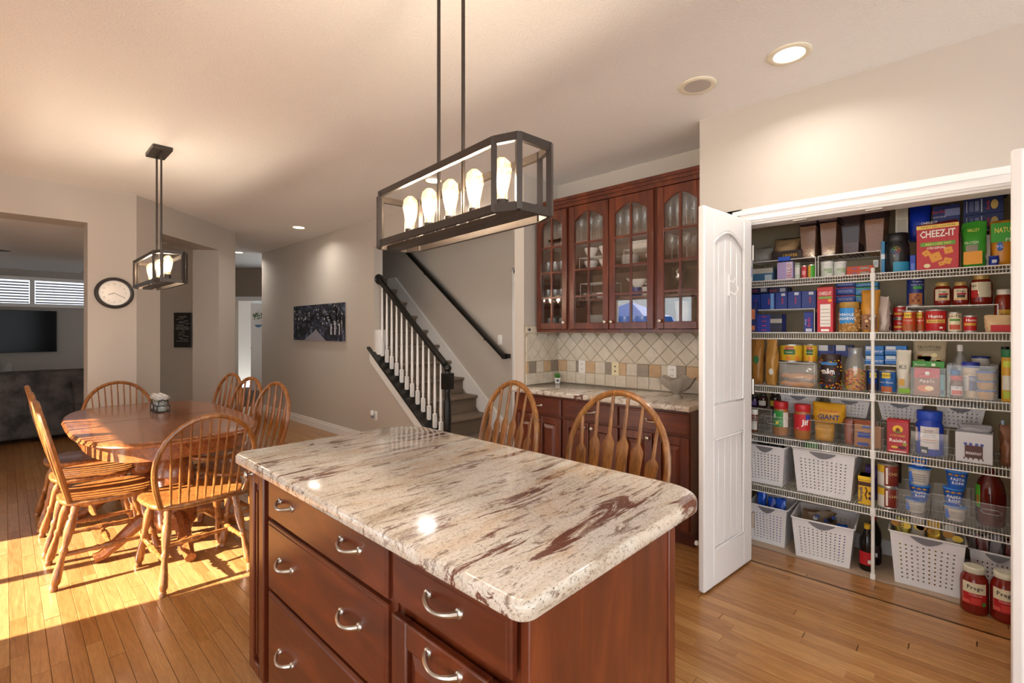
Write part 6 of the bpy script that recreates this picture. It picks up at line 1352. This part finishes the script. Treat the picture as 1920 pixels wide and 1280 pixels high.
bowl = [(.03, 0), (.032, .006), (.055, .05), (.06, .072), (.056, .070), (.03, .012), (0, .010)]
o = MB().lathe(bowl, 20, caps=False).build('serving_bowl', DISH); o['category'] = 'bowl'
place(o, [(3.37, 2.285, SHZ[2]+.113), (3.37, 2.14, SHZ[2]+.113), (3.37, 2.285, SHZ[2]+.006), (3.37, 2.14, SHZ[2]+.006)], 'white china bowl on the two-level wire stand', 'white bowls')
o = MB().lathe(bowl, 20, caps=False).build('serving_bowl', DISH, loc=(3.36, 1.72, SHZ[2]+.006)); tag(o, 'white china bowl below the folded linens', 'bowl')
def plates(label, y, z, k, r):
    b0 = None
    for i in range(k):
        o = MB().lathe([(r*.55, 0), (r*.6, .002), (r, .012), (r*.98, .014), (r*.55, .005), (0, .005)], 24, caps=False).build('plate', DISH) if i == 0 else b0.copy()
        if i == 0: b0 = o
        else: COL.objects.link(o)
        o.location = (3.40, y, z+.001+i*.0078); tag(o, label, 'plate', label)
plates('white dinner plate in the stack beside the linens', 1.945-.005, SHZ[2], 11, .07)
plates('white dinner plate in the tall stack at the bottom of the wide cabinet', 2.20, SHZ[0], 14, .125)
for k in range(4): tag(MB().box(-.11, -.07, 0, .11, .07, .014).build('folded_linen', cm('#e6e2dc', .9), loc=(3.40, 1.80, SHZ[2]+.132+k*.0145), rz=FX+.05*(k % 2), bevel=.005), 'folded white linen, %s of the pile' % ('bottom', 'second', 'third', 'top')[k], 'linen', 'folded linens')
cup_ = [(.022, 0), (.03, .01), (.036, .05), (.034, .05), (.02, .008), (0, .008)]
o = MB().lathe(cup_, 16, caps=False).build('small_cup', mat('silver_cup', '#b9b6b2', .2, .8)); o['category'] = 'cup'
place(o, [(3.34, 2.322, SHZ[1]+.001), (3.36, 2.244, SHZ[1]+.001)], 'small silver cup under the wire stand', 'small silver cups')
o = MB().lathe(cup_, 16, caps=False).build('small_cup', DISH); o['category'] = 'cup'
place(o, [(3.36, 2.186, SHZ[1]+.001), (3.36, 2.112, SHZ[1]+.001)], 'small white cup under the wire stand', 'small white cups')
gb = thing('gravy_boat', 'white china gravy boat standing on a blue mug', 'gravy boat', (3.36, 1.85, SHZ[1]+.075), FX)
b = MB(); b.lathe([(.03, 0), (.035, .006), (.07, .04), (.075, .06), (.07, .058), (.03, .012), (0, .01)], 20, sy=.6, caps=False); b.build('boat', DISH, gb); MB().tube([(.07, 0, .05), (.11, 0, .07), (.11, 0, .03), (.06, 0, .02)], .006, 6).build('handle', DISH, gb); MB().tube([(-.06, 0, .05), (-.1, 0, .075)], [.014, .006], 6).build('spout', DISH, gb)
def mug(label, y, col):
    t = thing('mug', label, 'mug', (3.37, y, SHZ[1]+.001), FX); MB().lathe([(.034, 0), (.036, .004), (.037, .072), (.034, .072), (.033, .008), (0, .008)], 18, caps=False).build('mug_body', cm(col, .2), t); MB().tube([(.036, 0, .058), (.06, 0, .055), (.06, 0, .02), (.036, 0, .015)], .005, 6).build('handle', cm(col, .2), t)
mug('cobalt blue mug under the gravy boat', 1.87, '#22388c'); mug('white mug next to the blue mug', 1.78, '#e8e6e2')
gp = thing('silver_goblet', 'silver goblet with a leafy pineapple bowl', 'goblet', (3.36, 1.52, SHZ[1]+.001))
MB().lathe([(.035, 0), (.036, .004), (.01, .012), (.009, .07), (.02, .085)], 16).build('stem', NICK, gp)
b = MB(); b.lathe([(.02, .08), (.045, .11), (.048, .15), (.035, .19), (.0, .2)], 14)
for k in range(40): a = k*2.4; z = .09+.1*k/40; rr_ = .046*sin(min(1, (z-.06)/.08)*pi/2); b.lathe([(.001, -.002), (.009, .004), (.001, .02)], 5, c=(rr_*cos(a), rr_*sin(a), z))
tag(b.build('leaf_bowl', NICK, gp), kind='stuff')
tag(MB().lathe([(.04, 0), (.045, .01), (.05, .16), (.06, .2), (.058, .2), (.045, .02), (0, .015)], 18, caps=False).build('tall_vase', mat('frosted_white', '#d9d6d0', .3), loc=(3.38, 1.50, SHZ[0]+.001)), 'tall pale vase at the bottom beside the pantry door', 'vase')
tag(MB().box(-.09, -.012, 0, .09, .012, .13).build('picture_frame', BLACK, loc=(3.47, 2.655, SHZ[0]+.001), rz=FX, bevel=.004), 'small black frame behind the tumblers', 'frame')
# ---- counter: succulent, shell bowl
sp_ = thing('potted_succulent', 'tiny green succulent in a square white pot on the hutch counter', 'plant', (3.44, 2.70, .9115), R(-45))
b = MB(); b.hexa([(-.019, -.019, 0), (.019, -.019, 0), (.019, .019, 0), (-.019, .019, 0)], [(-.027, -.027, .05), (.027, -.027, .05), (.027, .027, .05), (-.027, .027, .05)]); b.build('pot', DISH, sp_, bevel=.002)
b = MB(); b.disc(0, .026, .013, .011, -.0245, th=.001); b.build('pot_print', cm('#55606c'), sp_, smooth=False)
for k in range(16):
    a = k*2.4; e = .25+.9*(k/16); L = .055-.015*k/16; b = MB(); d = Vector((cos(a)*sin(e), sin(a)*sin(e), cos(e)))
    b.turned(Vector((0, 0, .048)), Vector((0, 0, .048))+d*L, [(0, .005), (.4, .008), (1, .0006)], 6); b.build('leaf', mat('succulent', '#4f8a3c', .5), sp_)
sb = thing('shell_bowl', 'grey carved shell shaped bowl on a foot on the hutch counter', 'bowl', (3.22, 1.47, .9115))
b = MB(); n_ = 40; rs = []
for r0, z in ((.035, 0), (.03, .01), (.018, .03), (.03, .045), (.075, .075), (.11, .12), (.12, .145), (.112, .143), (.07, .085), (.0, .06)): rs.append([(r0*(1+.06*cos(10*2*pi*i/n_)*min(1, r0/.07))*cos(2*pi*i/n_), r0*(1+.06*cos(10*2*pi*i/n_)*min(1, r0/.07))*sin(2*pi*i/n_), z+(.012*cos(5*2*pi*i/n_) if r0 > .1 else 0)) for i in range(n_)])
SHM = mat('carved_shell', '#a8a095', .5); n = N(SHM); n.bump(n.noise(n.coord('obj'), 40, 4, .6, 2), .8, .006)
b.rings(rs, False); b.build('bowl', SHM, sb)
tag(MB().turned((0, 0, 0), (0, -.02, 0), [(0, .009), (.5, .012), (1, .004)], 12).build('wall_button', BLACK, loc=(3.135, 2.773, 1.395)), 'small black knob on the tile at the nook wall end', 'knob')
